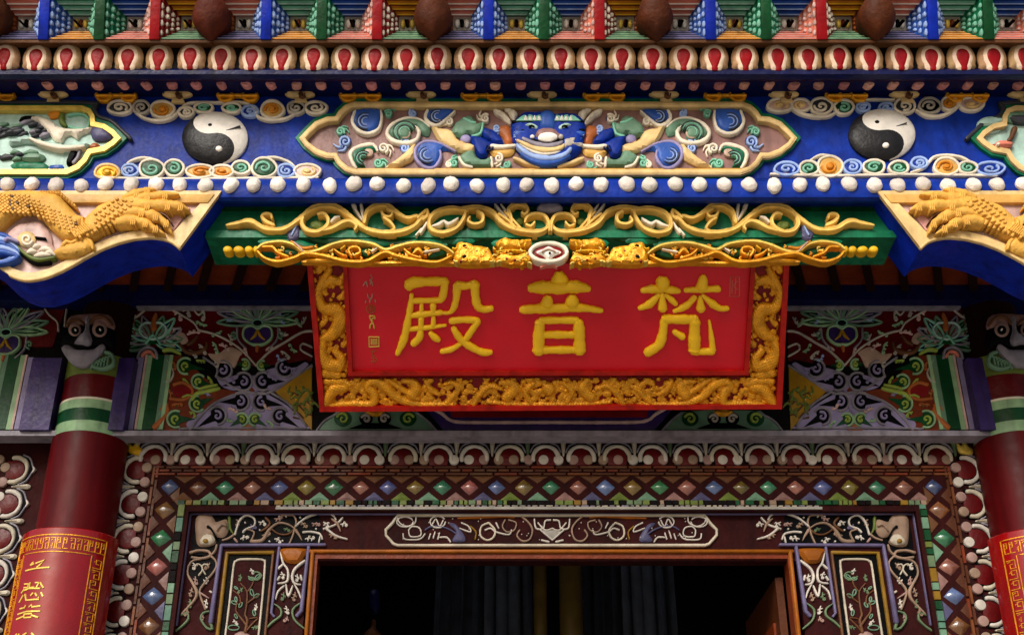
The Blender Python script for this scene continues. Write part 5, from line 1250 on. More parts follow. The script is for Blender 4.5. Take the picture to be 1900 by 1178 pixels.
bs = [([(600, 752), (650, 748), (690, 748), (694, 730), (682, 715), (692, 706), (712, 714), (740, 738), (780, 749), (840, 748)], [5, 6, 8, 9, 8, 8, 9, 8, 6, 4], 1.0), ([(604, 745), (620, 722), (640, 718)], [10, 12, 8], 1.0), ([(605, 706), (630, 706), (650, 712)], [7, 8, 5], .9), ([(720, 702), (745, 720), (775, 738)], [4, 6, 5], 1), ([(765, 730), (772, 720), (765, 708), (748, 706)], [12, 11, 7, 4], .9),
      ([(830, 745), (850, 722), (840, 708), (824, 712)], [6, 6, 5, 3], .9), ([(880, 748), (890, 730), (910, 715), (930, 720)], [6, 6, 5, 4], .95), ([(940, 735), (955, 720), (950, 708)], [10, 11, 6], .9), ([(985, 745), (975, 725), (990, 710)], [5, 6, 4], .9), ([(1016, 720), (1018, 722)], [11, 11], 1.0), ([(790, 706), (800, 722), (815, 730)], [4, 6, 4], .9), ([(905, 744), (960, 749), (1018, 749)], [4, 5, 5], .9)]
bs = bs + [([(2036 - p[0], p[1]) for p in q[0]], q[1], q[2]) for q in bs]
m = MB('gilt'); m.hfield([(594, 701), (1443, 699), (1441, 751), (602, 755)], SG, .012, carve(bs, 8, (600, 702, 1440, 752), 820), 640, 48, 'brick', 1.7); m.build('gilt_border', sg)
# the three characters
C1, C2, C3 = Z(720, 500, 6.545), Z(940, 490, 6.545), Z(1170, 490, 6.545)
CH = [(C1, [([(255, 195), (300, 165), (480, 152), (700, 148)], [62, 56, 44, 42]), ([(232, 190), (270, 225)], [36, 40]), ([(692, 150), (672, 290), (645, 375)], [42, 40, 30]), ([(300, 385), (650, 378)], 26), ([(285, 305), (270, 450), (235, 650), (190, 850), (110, 1030)], [20, 30, 36, 42, 24]), ([(405, 420), (405, 545)], [18, 27]), ([(545, 430), (550, 525)], [34, 25]), ([(290, 562), (450, 545), (650, 526)], [28, 30, 24]), ([(400, 590), (400, 725)], [27, 34]), ([(550, 580), (550, 685)], [20, 27]), ([(270, 728), (450, 712), (700, 682)], [22, 24, 12]), ([(395, 740), (380, 830), (305, 905)], [26, 40, 36]), ([(510, 770), (560, 825), (618, 862)], [22, 33, 24]),
          ([(835, 195), (832, 330), (800, 460), (745, 528), (650, 530)], [42, 38, 32, 18, 14]), ([(840, 195), (940, 205), (1060, 178)], [42, 34, 42]), ([(1052, 180), (1062, 330), (1090, 450), (1170, 490), (1262, 476)], [48, 45, 40, 34, 27]), ([(760, 630), (900, 615), (1095, 622)], [32, 32, 28]), ([(1095, 625), (1020, 740), (935, 860)], [32, 34, 27]), ([(895, 892), (780, 970), (645, 1000)], [20, 26, 24]), ([(790, 712), (880, 850), (1020, 950), (1150, 1010), (1255, 1010)], [28, 36, 36, 34, 22])]),
      (C2, [([(640, 128), (645, 205)], [50, 95]), ([(285, 298), (420, 288), (640, 288), (860, 282), (1000, 305)], [42, 62, 66, 60, 32]), ([(505, 415), (488, 500)], [46, 65]), ([(800, 405), (795, 490)], [50, 75]), ([(175, 562), (400, 545), (640, 540), (900, 535), (1160, 570)], [34, 50, 42, 40, 22]), ([(405, 715), (392, 880), (388, 1060)], [52, 58, 64]), ([(872, 710), (885, 880), (885, 1055)], [52, 60, 62]), ([(410, 688), (860, 685)], 34), ([(440, 862), (810, 862)], 36), ([(430, 1048), (840, 1045)], 36)]),
      (C3, [([(395, 200), (385, 300)], [76, 55]), ([(138, 328), (260, 308), (380, 318)], [25, 40, 30]), ([(400, 312), (500, 318), (595, 332)], [26, 38, 24]), ([(385, 360), (390, 550)], [22, 48]), ([(345, 375), (230, 490), (105, 543)], [24, 40, 20]), ([(418, 372), (490, 430), (552, 488)], [14, 34, 24]), ([(890, 155), (868, 295)], [34, 62]), ([(660, 322), (800, 315), (1075, 305)], [20, 30, 32]), ([(785, 402), (680, 510), (525, 578)], [24, 34, 18]), ([(845, 395), (856, 555)], [14, 50]), ([(875, 382), (1000, 490), (1100, 545), (1185, 540)], [18, 38, 30, 20]),
          ([(410, 690), (390, 860), (340, 990), (195, 1085)], [38, 45, 48, 40]), ([(410, 672), (790, 675)], 46), ([(780, 690), (775, 1055)], [55, 62]), ([(790, 1070), (1005, 1065)], [34, 32]), ([(1000, 1050), (980, 850), (958, 690)], [36, 22, 10]), ([(525, 822), (635, 888)], [24, 36])])]
for T, sts in CH:
    m = MB('goldpaint')
    for pts, r in sts:
        rr = [q / 6.545 * 1.2 for q in (r if isinstance(r, list) else [r] * len(pts))]
        m.stroke(T(pts), rr, SG, .042, .62, step=4)
    m.build('gold_character', sg)
# small signature column and seals
S1, S2 = Z(560, 440, 7.308), Z(570, 600, 6.544)
m = MB('beige')
for pts in ([(935, 510), (945, 530)], [(925, 575), (945, 600), (960, 655)], [(935, 610), (925, 640)], [(860, 610), (830, 660)], [(870, 600), (890, 670)], [(890, 770), (900, 825)], [(955, 770), (945, 830), (920, 830)], [(870, 860), (860, 890)], [(925, 840), (920, 890)], [(990, 850), (1000, 885)], [(940, 535), (955, 560), (920, 590)]):
    m.stroke(S1(pts), .9, SG, .026, .8, step=2)
m.use('terracotta').stroke(S1([(895, 930), (880, 970), (890, 1010), (930, 1025), (975, 1010), (985, 960), (960, 925), (910, 925)]), 1, SG, .026, .8, step=2)
for pts in ([(910, 960), (960, 955)], [(915, 990), (965, 985)], [(935, 940), (940, 1005)]): m.stroke(S1(pts), .8, SG, .026, .8, step=2)
m.use('giltpale')
for pts in ([(920, 1070), (985, 1070), (990, 1110)], [(920, 1075), (930, 1110), (960, 1140)], [(975, 1090), (940, 1130), (970, 1169)]): m.stroke(S1(pts), 1.1, SG, .026, .8, step=2)
m.stroke(S2([(760, 60), (770, 10), (800, 5), (815, 60)]), 1.3, SG, .026, .8, step=2)
m.stroke(S2([(750, 165), (870, 165), (872, 280), (752, 285)]), 1.3, SG, .026, .8, closed=True, smooth=False)
for x_ in (778, 800, 822, 845): m.stroke(S2([(x_, 190), (x_ + 2, 258)]), .9, SG, .026, .8, step=3)
for y_ in (200, 228, 250): m.stroke(S2([(772, y_), (850, y_)]), .7, SG, .026, .8, step=3)
m.use('terracotta')
for pts in ([(770, 340), (840, 335)], [(800, 345), (790, 400), (820, 390)], [(780, 420), (835, 420), (830, 460), (775, 460)], [(805, 430), (805, 490)]): m.stroke(S2(pts), .8, SG, .0245, .5, step=3)
m.build('signature', sg)
m = MB('salmon')
m.stroke([(1355, 514), (1372, 514), (1372, 550), (1354, 550)], .7, SG, .025, .6, closed=True, smooth=False); m.stroke([(1359, 520), (1358, 544)], .6, SG, .0245, .5); m.stroke([(1365, 518), (1364, 546)], .6, SG, .0245, .5); m.stroke([(1368, 522), (1361, 530), (1369, 538)], .5, SG, .0245, .5)
m.build('seal', sg)
# ================================================================ frieze ornaments
UF = 1017
XF = FR.pt(UF, 255)[0]
# ---- central cartouche with the beast face
half_o = [(1017, 189), (655, 189), (640, 195), (628, 206), (622, 216), (606, 217), (584, 226), (568, 242), (555, 256), (566, 271), (584, 285), (606, 293), (619, 293), (626, 305), (640, 317), (660, 324), (1017, 324)]
half_i = [(1017, 203), (659, 203), (648, 207), (640, 216), (634, 229), (612, 232), (594, 239), (581, 248), (575, 257), (582, 266), (594, 276), (612, 282), (631, 281), (637, 293), (646, 304), (662, 312), (1017, 312)]
def mirfull(h): return h + [(2 * UF - p[0], p[1]) for p in h[::-1][1:-1]]
ca = thing('beast_cartouche', 'long lobed cartouche with a blue grinning beast face among scrolls', 'cartouche', (XF, 6.4, zat(256, 6.4)))
def grow(p, d): return inset(orient(p), -d)
fo, fi = mirfull(half_o), mirfull(half_i)
m = MB('cream'); m.ring(orient(fo), inset(orient(fo), 9), FR, -.01, .045, .0); m.build('frame', ca)
m = MB('cream'); m.stroke(inset(orient(fo), 5), 4.5, FR, .045, .45, closed=True, smooth=False); m.build('frame_bead', ca)
m = MB('green'); m.ring(grow(fo, 5.5), grow(fo, -1), FR, -.01, .02, 0); m.build('outer_line', ca)
m = MB('mauve'); m.prism(inset(orient(fo), 7), FR, -.02, .005); m.build('ground', ca)
m = MB('buff'); m.prism([(652, 312), (1382, 312), (1378, 319), (658, 319)], FR, .005, .03, 1); m.build('lower_lip', ca)
Qf = Z(540, 0, 3.272); Tq = Z(920, 190, 8.415)
def cart_half():
    out = []
    def comma(body, rimp, rr, gem, fill, hgt=.03, rim='bone'):
        m = MB(fill); m.puff(Qf(body), FR, .012, 9, 7, 4.5); m.use(rim).stroke(Qf(rimp), rr, FR, hgt, .8, step=4)
        if gem: m.use(gem[3]).dome(*Qf([gem[:2]])[0], gem[2], gem[2] * .85, FR, .026, 1.6, 12, 3)
        return m
    out.append(('blue_curl', comma([(380, 672), (545, 668), (550, 720), (520, 790), (470, 812), (410, 790), (372, 740)], [(390, 675), (372, 740), (410, 795), (470, 812), (530, 785), (550, 720), (545, 672)], [3, 3.4, 3.6, 3.4, 3, 2.6, 2], (490, 742, 11, 'beige'), 'midblue')))
    out.append(('blue_curl', comma([(825, 672), (990, 668), (960, 715), (900, 750), (850, 745), (815, 720)], [(830, 672), (815, 715), (850, 755), (905, 755), (995, 675)], [3, 3.6, 3.6, 3, 2], (885, 715, 9, 'beige'), 'midblue')))
    out.append(('green_curl', comma([(610, 770), (650, 730), (720, 718), (800, 735), (845, 775), (835, 830), (780, 815), (760, 780), (730, 800), (720, 845), (650, 850), (585, 820)], [(840, 770), (780, 725), (700, 718), (620, 752), (583, 810), (620, 855), (700, 870), (760, 850), (778, 800), (755, 770)], [1.6, 2, 2.4, 3.2, 4, 4, 4, 4, 3.4, 2], (690, 810, 11, 'beige'), 'sage')))
    out.append(('green_curl', comma([(355, 930), (400, 890), (480, 878), (525, 905), (500, 925), (450, 930), (430, 975), (450, 1015), (390, 1015)], [(525, 915), (500, 880), (440, 885), (385, 905), (360, 940), (375, 990), (395, 1020)], [2, 3.4, 4, 4, 4, 3.6, 3], (470, 925, 9, 'beige'), 'green')))
    out.append(('blue_curl', comma([(760, 900), (800, 862), (880, 860), (960, 895), (1000, 925), (920, 920), (905, 980), (870, 1015), (800, 1010), (755, 960)], [(1000, 920), (900, 870), (810, 862), (757, 905), (760, 965), (810, 1015), (870, 1015), (908, 960), (905, 915)], [1.5, 2.4, 3, 3.4, 3.6, 3.4, 3, 3, 2], (845, 945, 13, 'lilac'), 'midblue', rim='lilac')))
    rs = random.Random(14)
    for c_, r_, a0_, mt_ in (((455, 735), 62, 150, 'paleblue'), ((690, 800), 80, 200, 'mint'), ((440, 960), 55, 170, 'mint'), ((830, 940), 62, 120, 'paleblue'), ((890, 705), 50, 150, 'paleblue'), ((1050, 780), 45, 140, 'mint')):
        m = MB('bone'); out.append(('carved_line', m))
        for k in range(4):
            rr_ = r_ * (.9 - .17 * k); m.use(mt_ if k % 2 else 'char').stroke(Qf([(c_[0] + rr_ * math.cos(R(a0_ + q)), c_[1] + rr_ * .9 * math.sin(R(a0_ + q))) for q in range(-70, 150, 30)]), [.5, 1.2, .5], FR, .037, .8, step=4)
    m = MB('buff'); out.append(('carved_line', m))
    for k in range(5): m.use('buff').stroke(Qf([(870 + k * 40, 775 + k * 20), (900 + k * 42, 810 + k * 18), (950 + k * 34, 850 + k * 14)]), [.5, 1.1, .5], FR, .038, .8, step=4)
    m = MB('navy'); out.append(('carved_line', m))
    for k in range(4): m.use('navy').stroke(Qf([(1110 + k * 26, 850 + k * 6), (1150 + k * 26, 870 + k * 8), (1150 + k * 16, 930 - k * 6)]), [.5, 1.2, .5], FR, .044, .8, step=4)
    rs = random.Random(41)
    for (x_, y_, r_, mt, sg_) in ((330, 860, 34, 'paleblue', 1), (560, 900, 30, 'bone', -1), (590, 690, 22, 'mint', 1), (960, 740, 24, 'bone', 1), (690, 900, 26, 'paleblue', 1), (990, 990, 24, 'mint', -1), (1180, 720, 26, 'bone', -1), (1250, 780, 20, 'paleblue', 1), (1260, 960, 26, 'bone', 1), (740, 690, 22, 'paleblue', -1), (300, 800, 24, 'mint', -1), (530, 990, 26, 'mint', 1), (1310, 1000, 20, 'mint', 1), (960, 1000, 18, 'bone', -1)):
        m = MB('bone'); out.append(('small_scroll', m)); m.use({'paleblue': 'blue', 'mint': 'green', 'bone': 'slate'}[mt]).dome(*Qf([(x_, y_)])[0], r_ / 3.27 * 1.1, r_ / 3.27, FR, .01, 2.5, 12, 2)
        m.use(mt).stroke(Qf(spiral(x_, y_, r_ * 1.05, 1.5, rs.uniform(0, 360), sg_, .15, 16)), [2.2, 2.2, 1.4], FR, .026, .9, step=3)
        a_ = rs.uniform(0, 6.28)
        for k in range(2): m.stroke(Qf([(x_ + r_ * math.cos(a_ + k * .7), y_ + r_ * math.sin(a_ + k * .7)), (x_ + 1.7 * r_ * math.cos(a_ + k * .7 + .3), y_ + 1.6 * r_ * math.sin(a_ + k * .7 + .3)), (x_ + 2.2 * r_ * math.cos(a_ + k * .7 + .8), y_ + 2.1 * r_ * math.sin(a_ + k * .7 + .8))]), [2.2, 1.8, .8], FR, .018, .9, step=3)
    m = MB('sage'); m.puff(Qf([(975, 800), (1000, 750), (1060, 710), (1110, 715), (1120, 750), (1165, 745), (1160, 800), (1110, 830), (1080, 815), (1050, 840), (985, 825)]), FR, .02, 8, 8, 4.5); m.use('mint').stroke(Qf([(1165, 750), (1150, 810), (1100, 828)]), 2.4, FR, .04); m.stroke(Qf([(1050, 720), (1090, 740), (1120, 745)]), 2.4, FR, .045); m.use('lilac').dome(*Qf([(1060, 845)])[0], 10, 8, FR, .03, 4); out.append(('leaf_tuft', m))
    m = MB('cream'); m.puff(Qf([(850, 765), (900, 780), (980, 800), (1010, 850), (1060, 870), (1120, 890), (1100, 935), (1020, 925), (950, 900), (890, 850)]), FR, .02, 8, 8, 4.5); m.puff(Qf([(575, 1015), (640, 970), (700, 920), (755, 870), (750, 960), (690, 1000), (640, 1018)]), FR, .02, 8, 8, 4.5); out.append(('cream_leaf', m))
    m = MB('blue'); m.puff(Qf([(1150, 790), (1210, 785), (1270, 830), (1290, 875), (1240, 880), (1170, 840)]), FR, .02, 8, 8, 4.5); m.puff(Qf([(1085, 830), (1150, 835), (1220, 870), (1290, 895), (1200, 910), (1190, 950), (1140, 960), (1110, 900)]), FR, .024, 8, 8, 4.5); out.append(('blue_leaf', m))
    m = MB('sage'); m.puff(Qf([(1020, 955), (1100, 910), (1130, 960), (1170, 970), (1215, 960), (1220, 1010), (1090, 1012), (1050, 1000)]), FR, .02, 7, 7, 4.5); m.use('bone').stroke(Qf([(1020, 955), (1050, 1000), (1100, 1015)]), 2.4, FR, .035); m.stroke(Qf([(1215, 955), (1222, 1010)]), 2.4, FR, .035); out.append(('leaf_tuft', m))
    m = MB('bone'); m.stroke(Tq([(-120, 660), (0, 690), (150, 690), (320, 670)]), [2, 4, 3.4, 2.4], FR, .04); m.use('buff').puff(Tq([(-130, 720), (0, 750), (130, 720), (270, 715), (300, 760), (240, 840), (100, 860), (-40, 850)]), FR, .015, 7, 5, 4.5); out.append(('tusk', m))
    m = MB('cream'); m.stroke(Tq([(280, 870), (360, 900), (460, 945), (560, 970), (680, 1010)]), [2.4, 3.6, 3.6, 3.6, 2.6], FR, .03, .9); out.append(('lower_leaf', m))
    m = MB('bone'); m.puff(Tq([(-40, 115), (60, 120), (150, 180), (235, 290), (230, 345), (150, 300), (80, 230), (-10, 180)]), FR, .03, 6, 6, 4); m.puff(Tq([(130, 115), (250, 105), (310, 140), (340, 190), (290, 280), (240, 250), (190, 170)]), FR, .03, 6, 6, 4); out.append(('horn', m))
    m = MB('terracotta'); m.puff(Tq([(100, 370), (200, 370), (240, 450), (265, 560), (260, 660), (150, 660), (110, 560), (20, 480), (20, 400)]), FR, .012, 8, 5, 5); out.append(('mane', m))
    return out
for nm, m in cart_half():
    m.build(nm, ca); m.mirror(XF).build(nm, ca)
face = [(250, 300), (300, 290), (430, 165), (600, 160), (720, 150), (800, 118), (900, 160), (930, 190), (1060, 170), (1250, 190), (1380, 300), (1405, 430), (1380, 560), (1350, 720), (1290, 800), (1180, 890), (1050, 970), (900, 1015), (760, 1020), (620, 985), (480, 900), (360, 790), (290, 690), (255, 560), (235, 420)]
m = MB('blue'); m.puff(Tq(face), FR, .03, 16, 10, 5, rough=.5); m.build('face', ca)
fh = .03 + 10 * FR.sc(1017, 255) - .004
m = MB('black'); m.stroke(Tq([(250, 300), (500, 310), (720, 300)]), [1.5, 3, 2], FR, fh, .5); m.stroke(Tq([(910, 305), (1150, 300), (1370, 300)]), [2, 3, 1.5], FR, fh, .5); m.stroke(Tq([(330, 420), (500, 445), (620, 450)]), 2, FR, fh, .5); m.stroke(Tq([(940, 430), (1100, 420), (1380, 430)]), 2, FR, fh, .5); m.build('brow_line', ca)
m = MB('midblue'); m.puff(Tq([(700, 180), (800, 125), (905, 175), (920, 400), (860, 415), (760, 410), (690, 380)]), FR, fh, 8, 5, 4); m.build('nose_bridge', ca)
m = MB('midblue'); m.puff(Tq([(270, 440), (400, 420), (520, 440), (570, 490), (520, 550), (420, 545), (300, 560)]), FR, fh - .01, 9, 4, 5); m.puff(Tq([(1080, 440), (1200, 425), (1380, 440), (1370, 530), (1240, 540), (1090, 520)]), FR, fh - .01, 9, 4, 5); m.build('cheek', ca)
for x0, sg_ in ((0, 1), (1636, -1)):
    m = MB('mint'); q = lambda pts: Tq([(x0 + sg_ * p[0], p[1]) for p in pts])
    m.prism(q([(310, 285), (400, 215), (450, 190), (480, 240), (520, 185), (570, 200), (590, 245), (640, 205), (690, 190), (725, 285)]), FR, fh - .02, fh + .012, .8)
    m.use('white')
    for i in range(4): m.puff(q([(440 + i * 70, 275), (465 + i * 70, 200), (495 + i * 70, 275)]), FR, fh + .012, 2, 2.4, 3)
    m.build('brow_tuft', ca)
    m = MB('aqua'); m.puff(q([(445, 355), (520, 330), (600, 340), (655, 380), (655, 420), (610, 430), (520, 395)]), FR, fh, 4, 4, 3); e = m.build('eye', ca)
    k = MB('black'); k.stroke(q([(520, 372), (560, 360), (600, 378)]), 1.3, FR, fh + .018, .6); k.build('pupil', e)
m = MB('mauve'); m.puff(Tq([(610, 520), (670, 425), (800, 410), (930, 425), (975, 480), (1040, 510), (1050, 560), (990, 570), (940, 600), (800, 620), (680, 600), (640, 560)]), FR, fh, 9, 7, 4); m.build('snout', ca)
m = MB('white'); m.puff(Tq([(690, 500), (760, 475), (860, 470), (940, 500), (960, 550), (880, 600), (760, 605), (660, 570)]), FR, fh + .022, 6, 4, 4); m.dome(*Tq([(570, 545)])[0], 4.5, 4, FR, fh, 4); m.use('dimwhite').dome(*Tq([(1015, 540)])[0], 5, 4.5, FR, fh + .01, 4); m.build('muzzle', ca)
m = MB('paleblue')
rs = random.Random(12)
for i in range(16):
    for x0, sg_ in ((0, 1), (1636, -1)):
        y_ = 320 + i * 24; x_ = 262 + rs.uniform(0, 40) + max(0, i - 9) * 16
        m.use(rs.choice(['paleblue', 'midblue', 'bone', 'navy'])).stroke(Tq([(x0 + sg_ * x_, y_), (x0 + sg_ * (x_ + 50), y_ + rs.uniform(-6, 12)), (x0 + sg_ * (x_ + 105), y_ + rs.uniform(-12, 12))]), [.6, 1.3, .5], FR, fh - .006 if i < 12 else fh - .016, .9, step=4)
m.build('whisker_lines', ca)
m = MB('black'); m.stroke(Tq([(560, 580), (660, 625), (800, 640), (940, 620), (1050, 570)]), [3, 4, 4.4, 4, 3], FR, fh, .7); m.build('mouth_line', ca)
for mt, pts, r, dh in (('grey', [(420, 560), (520, 610), (650, 660), (820, 680), (980, 650), (1040, 610)], [2.5, 4, 4.6, 4.8, 4, 2], .008), ('cream', [(335, 590), (450, 650), (580, 710), (740, 745), (900, 740), (1030, 700), (1060, 660)], [2, 3.4, 4.4, 4.8, 4.6, 3.4, 2], .012),
                       ('bone', [(380, 650), (480, 710), (600, 770), (760, 805), (920, 785), (1000, 760)], [1.5, 2.4, 2.8, 3, 2.6, 1.5], .006), ('paleblue', [(330, 660), (440, 760), (560, 830), (740, 870), (920, 865), (1080, 810), (1170, 720)], [3, 4, 4.6, 4.8, 4.6, 4.4, 3], .008), ('midblue', [(400, 800), (560, 900), (760, 945), (960, 920), (1150, 830)], [3, 4.5, 5, 4.5, 3], .0)):
    m = MB(mt); m.stroke(Tq(pts), r, FR, fh + dh, .7); m.build('lip', ca)
m = MB('dimwhite'); m.puff(Tq([(1080, 570), (1250, 555), (1240, 620), (1350, 635), (1340, 680), (1200, 690), (1100, 730), (1040, 710), (1060, 640)]), FR, fh - .004, 5, 4, 4, rough=.5); m.build('whisker', ca)

# ---- side cartouches (left: cranes and pines; right: cloud and red fish-like motif)
def sidecart(side):
    s = 1 if side == 0 else -1; off = 0 if side == 0 else 2036
    T = (lambda p: [(q[0], q[1]) for q in p]) if side == 0 else (lambda p: [(2036 - q[0], q[1]) for q in p])
    lab = ['lobed cartouche with a white crane and grey pines on pale green', 'lobed cartouche with a small red fish on pale green'][side]
    root = thing('crane_cartouche' if side == 0 else 'fish_cartouche', lab, 'cartouche', FR.pt(60 if side == 0 else 1960, 265))
    oo = [(-150, 196), (152, 196), (168, 202), (175, 214), (176, 226), (194, 230), (212, 242), (224, 256), (212, 268), (194, 280), (168, 285), (160, 299), (146, 313), (124, 323), (-150, 323)]
    o_ = orient(T(oo))
    m = MB('cream' if side else 'giltpale'); m.ring(o_, inset(o_, 9), FR, -.01, .045, 0); m.build('frame', root)
    m = MB('green'); m.ring(inset(o_, -8), inset(o_, 1), FR, -.01, .025, 0); m.build('outer_line', root)
    m = MB('char'); m.stroke(T([(-150, 190), (155, 190), (172, 200), (183, 216), (206, 224), (226, 242), (242, 257)]), 3.5, FR, .03, .6); m.build('upper_line', root)
    m = MB('aqua'); m.prism(inset(o_, 7), FR, -.02, .005); m.build('ground', root)
    return root, T
r0, T = sidecart(0)
CQ2 = Z(0, 180, 7.3625)
m = MB('bone'); m.puff(CQ2([(395, 285), (430, 275), (590, 285), (720, 350), (800, 410), (880, 430), (1000, 440), (1130, 430), (1270, 420), (1240, 470), (1100, 530), (1060, 580), (960, 520), (880, 560), (840, 630), (740, 600), (700, 540), (610, 440), (500, 340)]), FR, .02, 8, 7, 4.5); m.build('crane', r0)
m = MB('aqua'); m.puff(CQ2([(120, 610), (240, 560), (370, 530), (500, 590), (700, 620), (900, 655), (1180, 640), (1220, 670), (1130, 720), (1050, 740), (950, 760), (780, 745), (600, 690), (400, 640), (240, 655), (150, 670)]), FR, .02, 7, 7, 4.5); m.use('bone').stroke(CQ2([(400, 560), (560, 630), (760, 680), (960, 690), (1150, 670)]), [2, 4, 4, 4, 2], FR, .05); m.build('wing', r0)
m = MB('char'); rs = random.Random(9)
for i in range(26):
    x_, y_ = rs.uniform(-300, 650), rs.uniform(380, 560); l_ = rs.uniform(100, 220); a_ = rs.uniform(-25, -5)
    m.use(rs.choice(['char', 'char', 'sage', 'grey'])).stroke(CQ2([(x_, y_), (x_ + l_ * .5, y_ + l_ * .5 * math.tan(R(a_)) - 8), (x_ + l_, y_ + l_ * math.tan(R(a_)))]), [1.5, 4, 2], FR, rs.uniform(.015, .035), .8)
m.build('pine_branch', r0); m = MB('char')
for i in range(10):
    x_, y_ = rs.uniform(-300, 350), rs.uniform(770, 900); l_ = rs.uniform(100, 200); m.use(rs.choice(['char', 'sage'])).stroke(CQ2([(x_, y_), (x_ + l_ * .5, y_ - 25), (x_ + l_, y_ - 20)]), [1.5, 4, 2], FR, .02, .8)
m.build('pine_branch', r0); m = MB('black'); m.puff(CQ2([(260, 330), (300, 270), (400, 255), (500, 265), (420, 300), (330, 320)]), FR, .02, 5, 4, 5); m.build('pine_crown', r0); m = MB('black'); m.puff(CQ2([(905, 880), (980, 720), (1050, 700), (1060, 780), (1000, 900), (930, 940)]), FR, .02, 5, 5, 5); m.use('grey').stroke(CQ2([(1090, 720), (1060, 830), (1000, 900)]), 3, FR, .03); m.build('dark_rock', r0)
m = MB('sage'); m.puff(CQ2([(340, 790), (440, 770), (560, 780), (620, 820), (570, 880), (400, 890), (300, 860)]), FR, .02, 8, 7, 5); m.build('rock', r0); m = MB('green'); m.puff(CQ2([(140, 940), (280, 890), (600, 900), (640, 990), (250, 990)]), FR, .01, 8, 3, 6); m.build('bank', r0); m = MB('orange'); m.puff(CQ2([(665, 215), (830, 210), (840, 260), (720, 300), (670, 280)]), FR, .02, 5, 5, 5); m.use('olive').stroke(CQ2([(840, 240), (850, 350), (900, 390)]), [5, 6, 3], FR, .02); m.build('branch', r0); m = MB('midblue'); m.puff(CQ2([(680, 940), (855, 930), (850, 990), (690, 990)]), FR, .01, 5, 3, 5); m.build('pool', r0)
m = MB('slate'); m.puff(CQ2([(1250, 420), (1380, 400), (1480, 450), (1530, 560), (1450, 600), (1300, 600), (1240, 520)]), FR, .02, 8, 6, 5, rough=.7); m.use('terracotta').puff(CQ2([(1230, 660), (1290, 630), (1360, 660), (1330, 710), (1240, 720)]), FR, .02, 5, 5, 4); m.build('cloud_rock', r0)
m = MB('mint'); m.stroke(CQ2([(930, 250), (1080, 225), (1180, 260), (1215, 330), (1190, 420), (1060, 435), (940, 400)]), 2.6, FR, .02); m.build('moon_ring', r0)
r1, T = sidecart(1)
RQ = Z(1780, 180, 7.3625)
m = MB('sage'); m.puff(RQ([(610, 220), (800, 200), (1100, 200), (1100, 350), (760, 360), (640, 330)]), FR, .02, 9, 7, 5); m.use('char').puff(RQ([(690, 260), (900, 240), (1100, 240), (1100, 340), (780, 345)]), FR, .04, 6, 4, 5, rough=.5); m.use('bronze').stroke(RQ([(760, 430), (720, 540), (680, 590)]), [6, 4, 4], FR, .03); m.build('cloud_branch', r1)
m = MB('salmon'); m.puff(RQ([(410, 640), (470, 650), (520, 610), (620, 600), (720, 620), (730, 660), (680, 690), (540, 700), (460, 680)]), FR, .03, 6, 6, 4); m.use('bone').dome(*RQ([(530, 645)])[0], 3.5, 2.6, FR, .06, 3, 8, 2); m.build('fish', r1)
m = MB('aqua'); m.puff(RQ([(240, 390), (300, 300), (450, 270), (600, 300), (580, 370), (400, 410)]), FR, .02, 7, 6, 5); m.stroke(RQ([(290, 470), (430, 480), (560, 460)]), [1, 2.4, 1], FR, .02); m.build('cloud_lobe', r1)

# ---- yin and yang medallions
def yinyang(cx, cy, rx, ry, rot, label):
    root = thing('yin_yang_disc', label, 'medallion', FR.pt(cx, cy), 'yin yang medallions on the frieze')
    def hf(u, v):
        q = ((u - cx) / rx) ** 2 + ((v - cy) / ry) ** 2
        return 16 * math.sqrt(max(0, 1.0 - q * .98))
    c, s = math.cos(R(rot)), math.sin(R(rot))
    def W2(p): x, y = p[0] * c - p[1] * s, p[0] * s + p[1] * c; return (cx + rx * x, cy + ry * y)
    arc = lambda x0, y0, r, a0, a1, n: [(x0 + r * math.cos(R(a0 + (a1 - a0) * i / n)), y0 + r * math.sin(R(a0 + (a1 - a0) * i / n))) for i in range(n + 1)]
    right = arc(0, 0, 1, -90, 90, 22)
    scurve = arc(0, .5, .5, 90, -90, 12)[1:] if False else None
    # boundary from bottom (0,1) to top (0,-1): white bulges left at the top, black bulges right at the bottom
    b = arc(0, .5, .5, 90, -90, 12) + arc(0, -.5, .5, 90, 270, 12)[1:]
    white = right + b[1:-1]
    black = arc(0, 0, 1, -90, -270, 22) + b[1:-1]
    m = MB('yang'); m.puff([W2(p) for p in white], FR, .012, 1, 0, 4.5, hf=hf, smooth=False); m.build('yang_half', root)
    m = MB('yin'); m.puff([W2(p) for p in black], FR, .012, 1, 0, 4.5, hf=hf, smooth=False); m.build('yin_half', root)
    for (x, y), mt, nm in (((-.02, -.5), 'black', 'dark_dot'), ((.02, .42), 'white', 'light_dot')):
        u, v = W2((x, y)); m = MB(mt); hh = .012 + (hf(u, v) - 1.5) * FR.sc(u, v)
        m.dome(u, v, 6.5, 5, FR, hh, 3.5, 12, 3); m.build(nm, root)
    m = MB('char'); m.stroke([W2((.05, -.28)), W2((.4, -.22)), W2((.85, -.3))], .8, FR, .012 + 14.5 * FR.sc(cx, cy), .4, dep=.02); m.build('crack', root)
    return root
yinyang(399, 257, 61, 48, -14, 'yin yang medallion on the blue frieze, left of the beast cartouche')
yinyang(1636, 251, 62, 47, -14, 'yin yang medallion on the blue frieze, right of the beast cartouche')

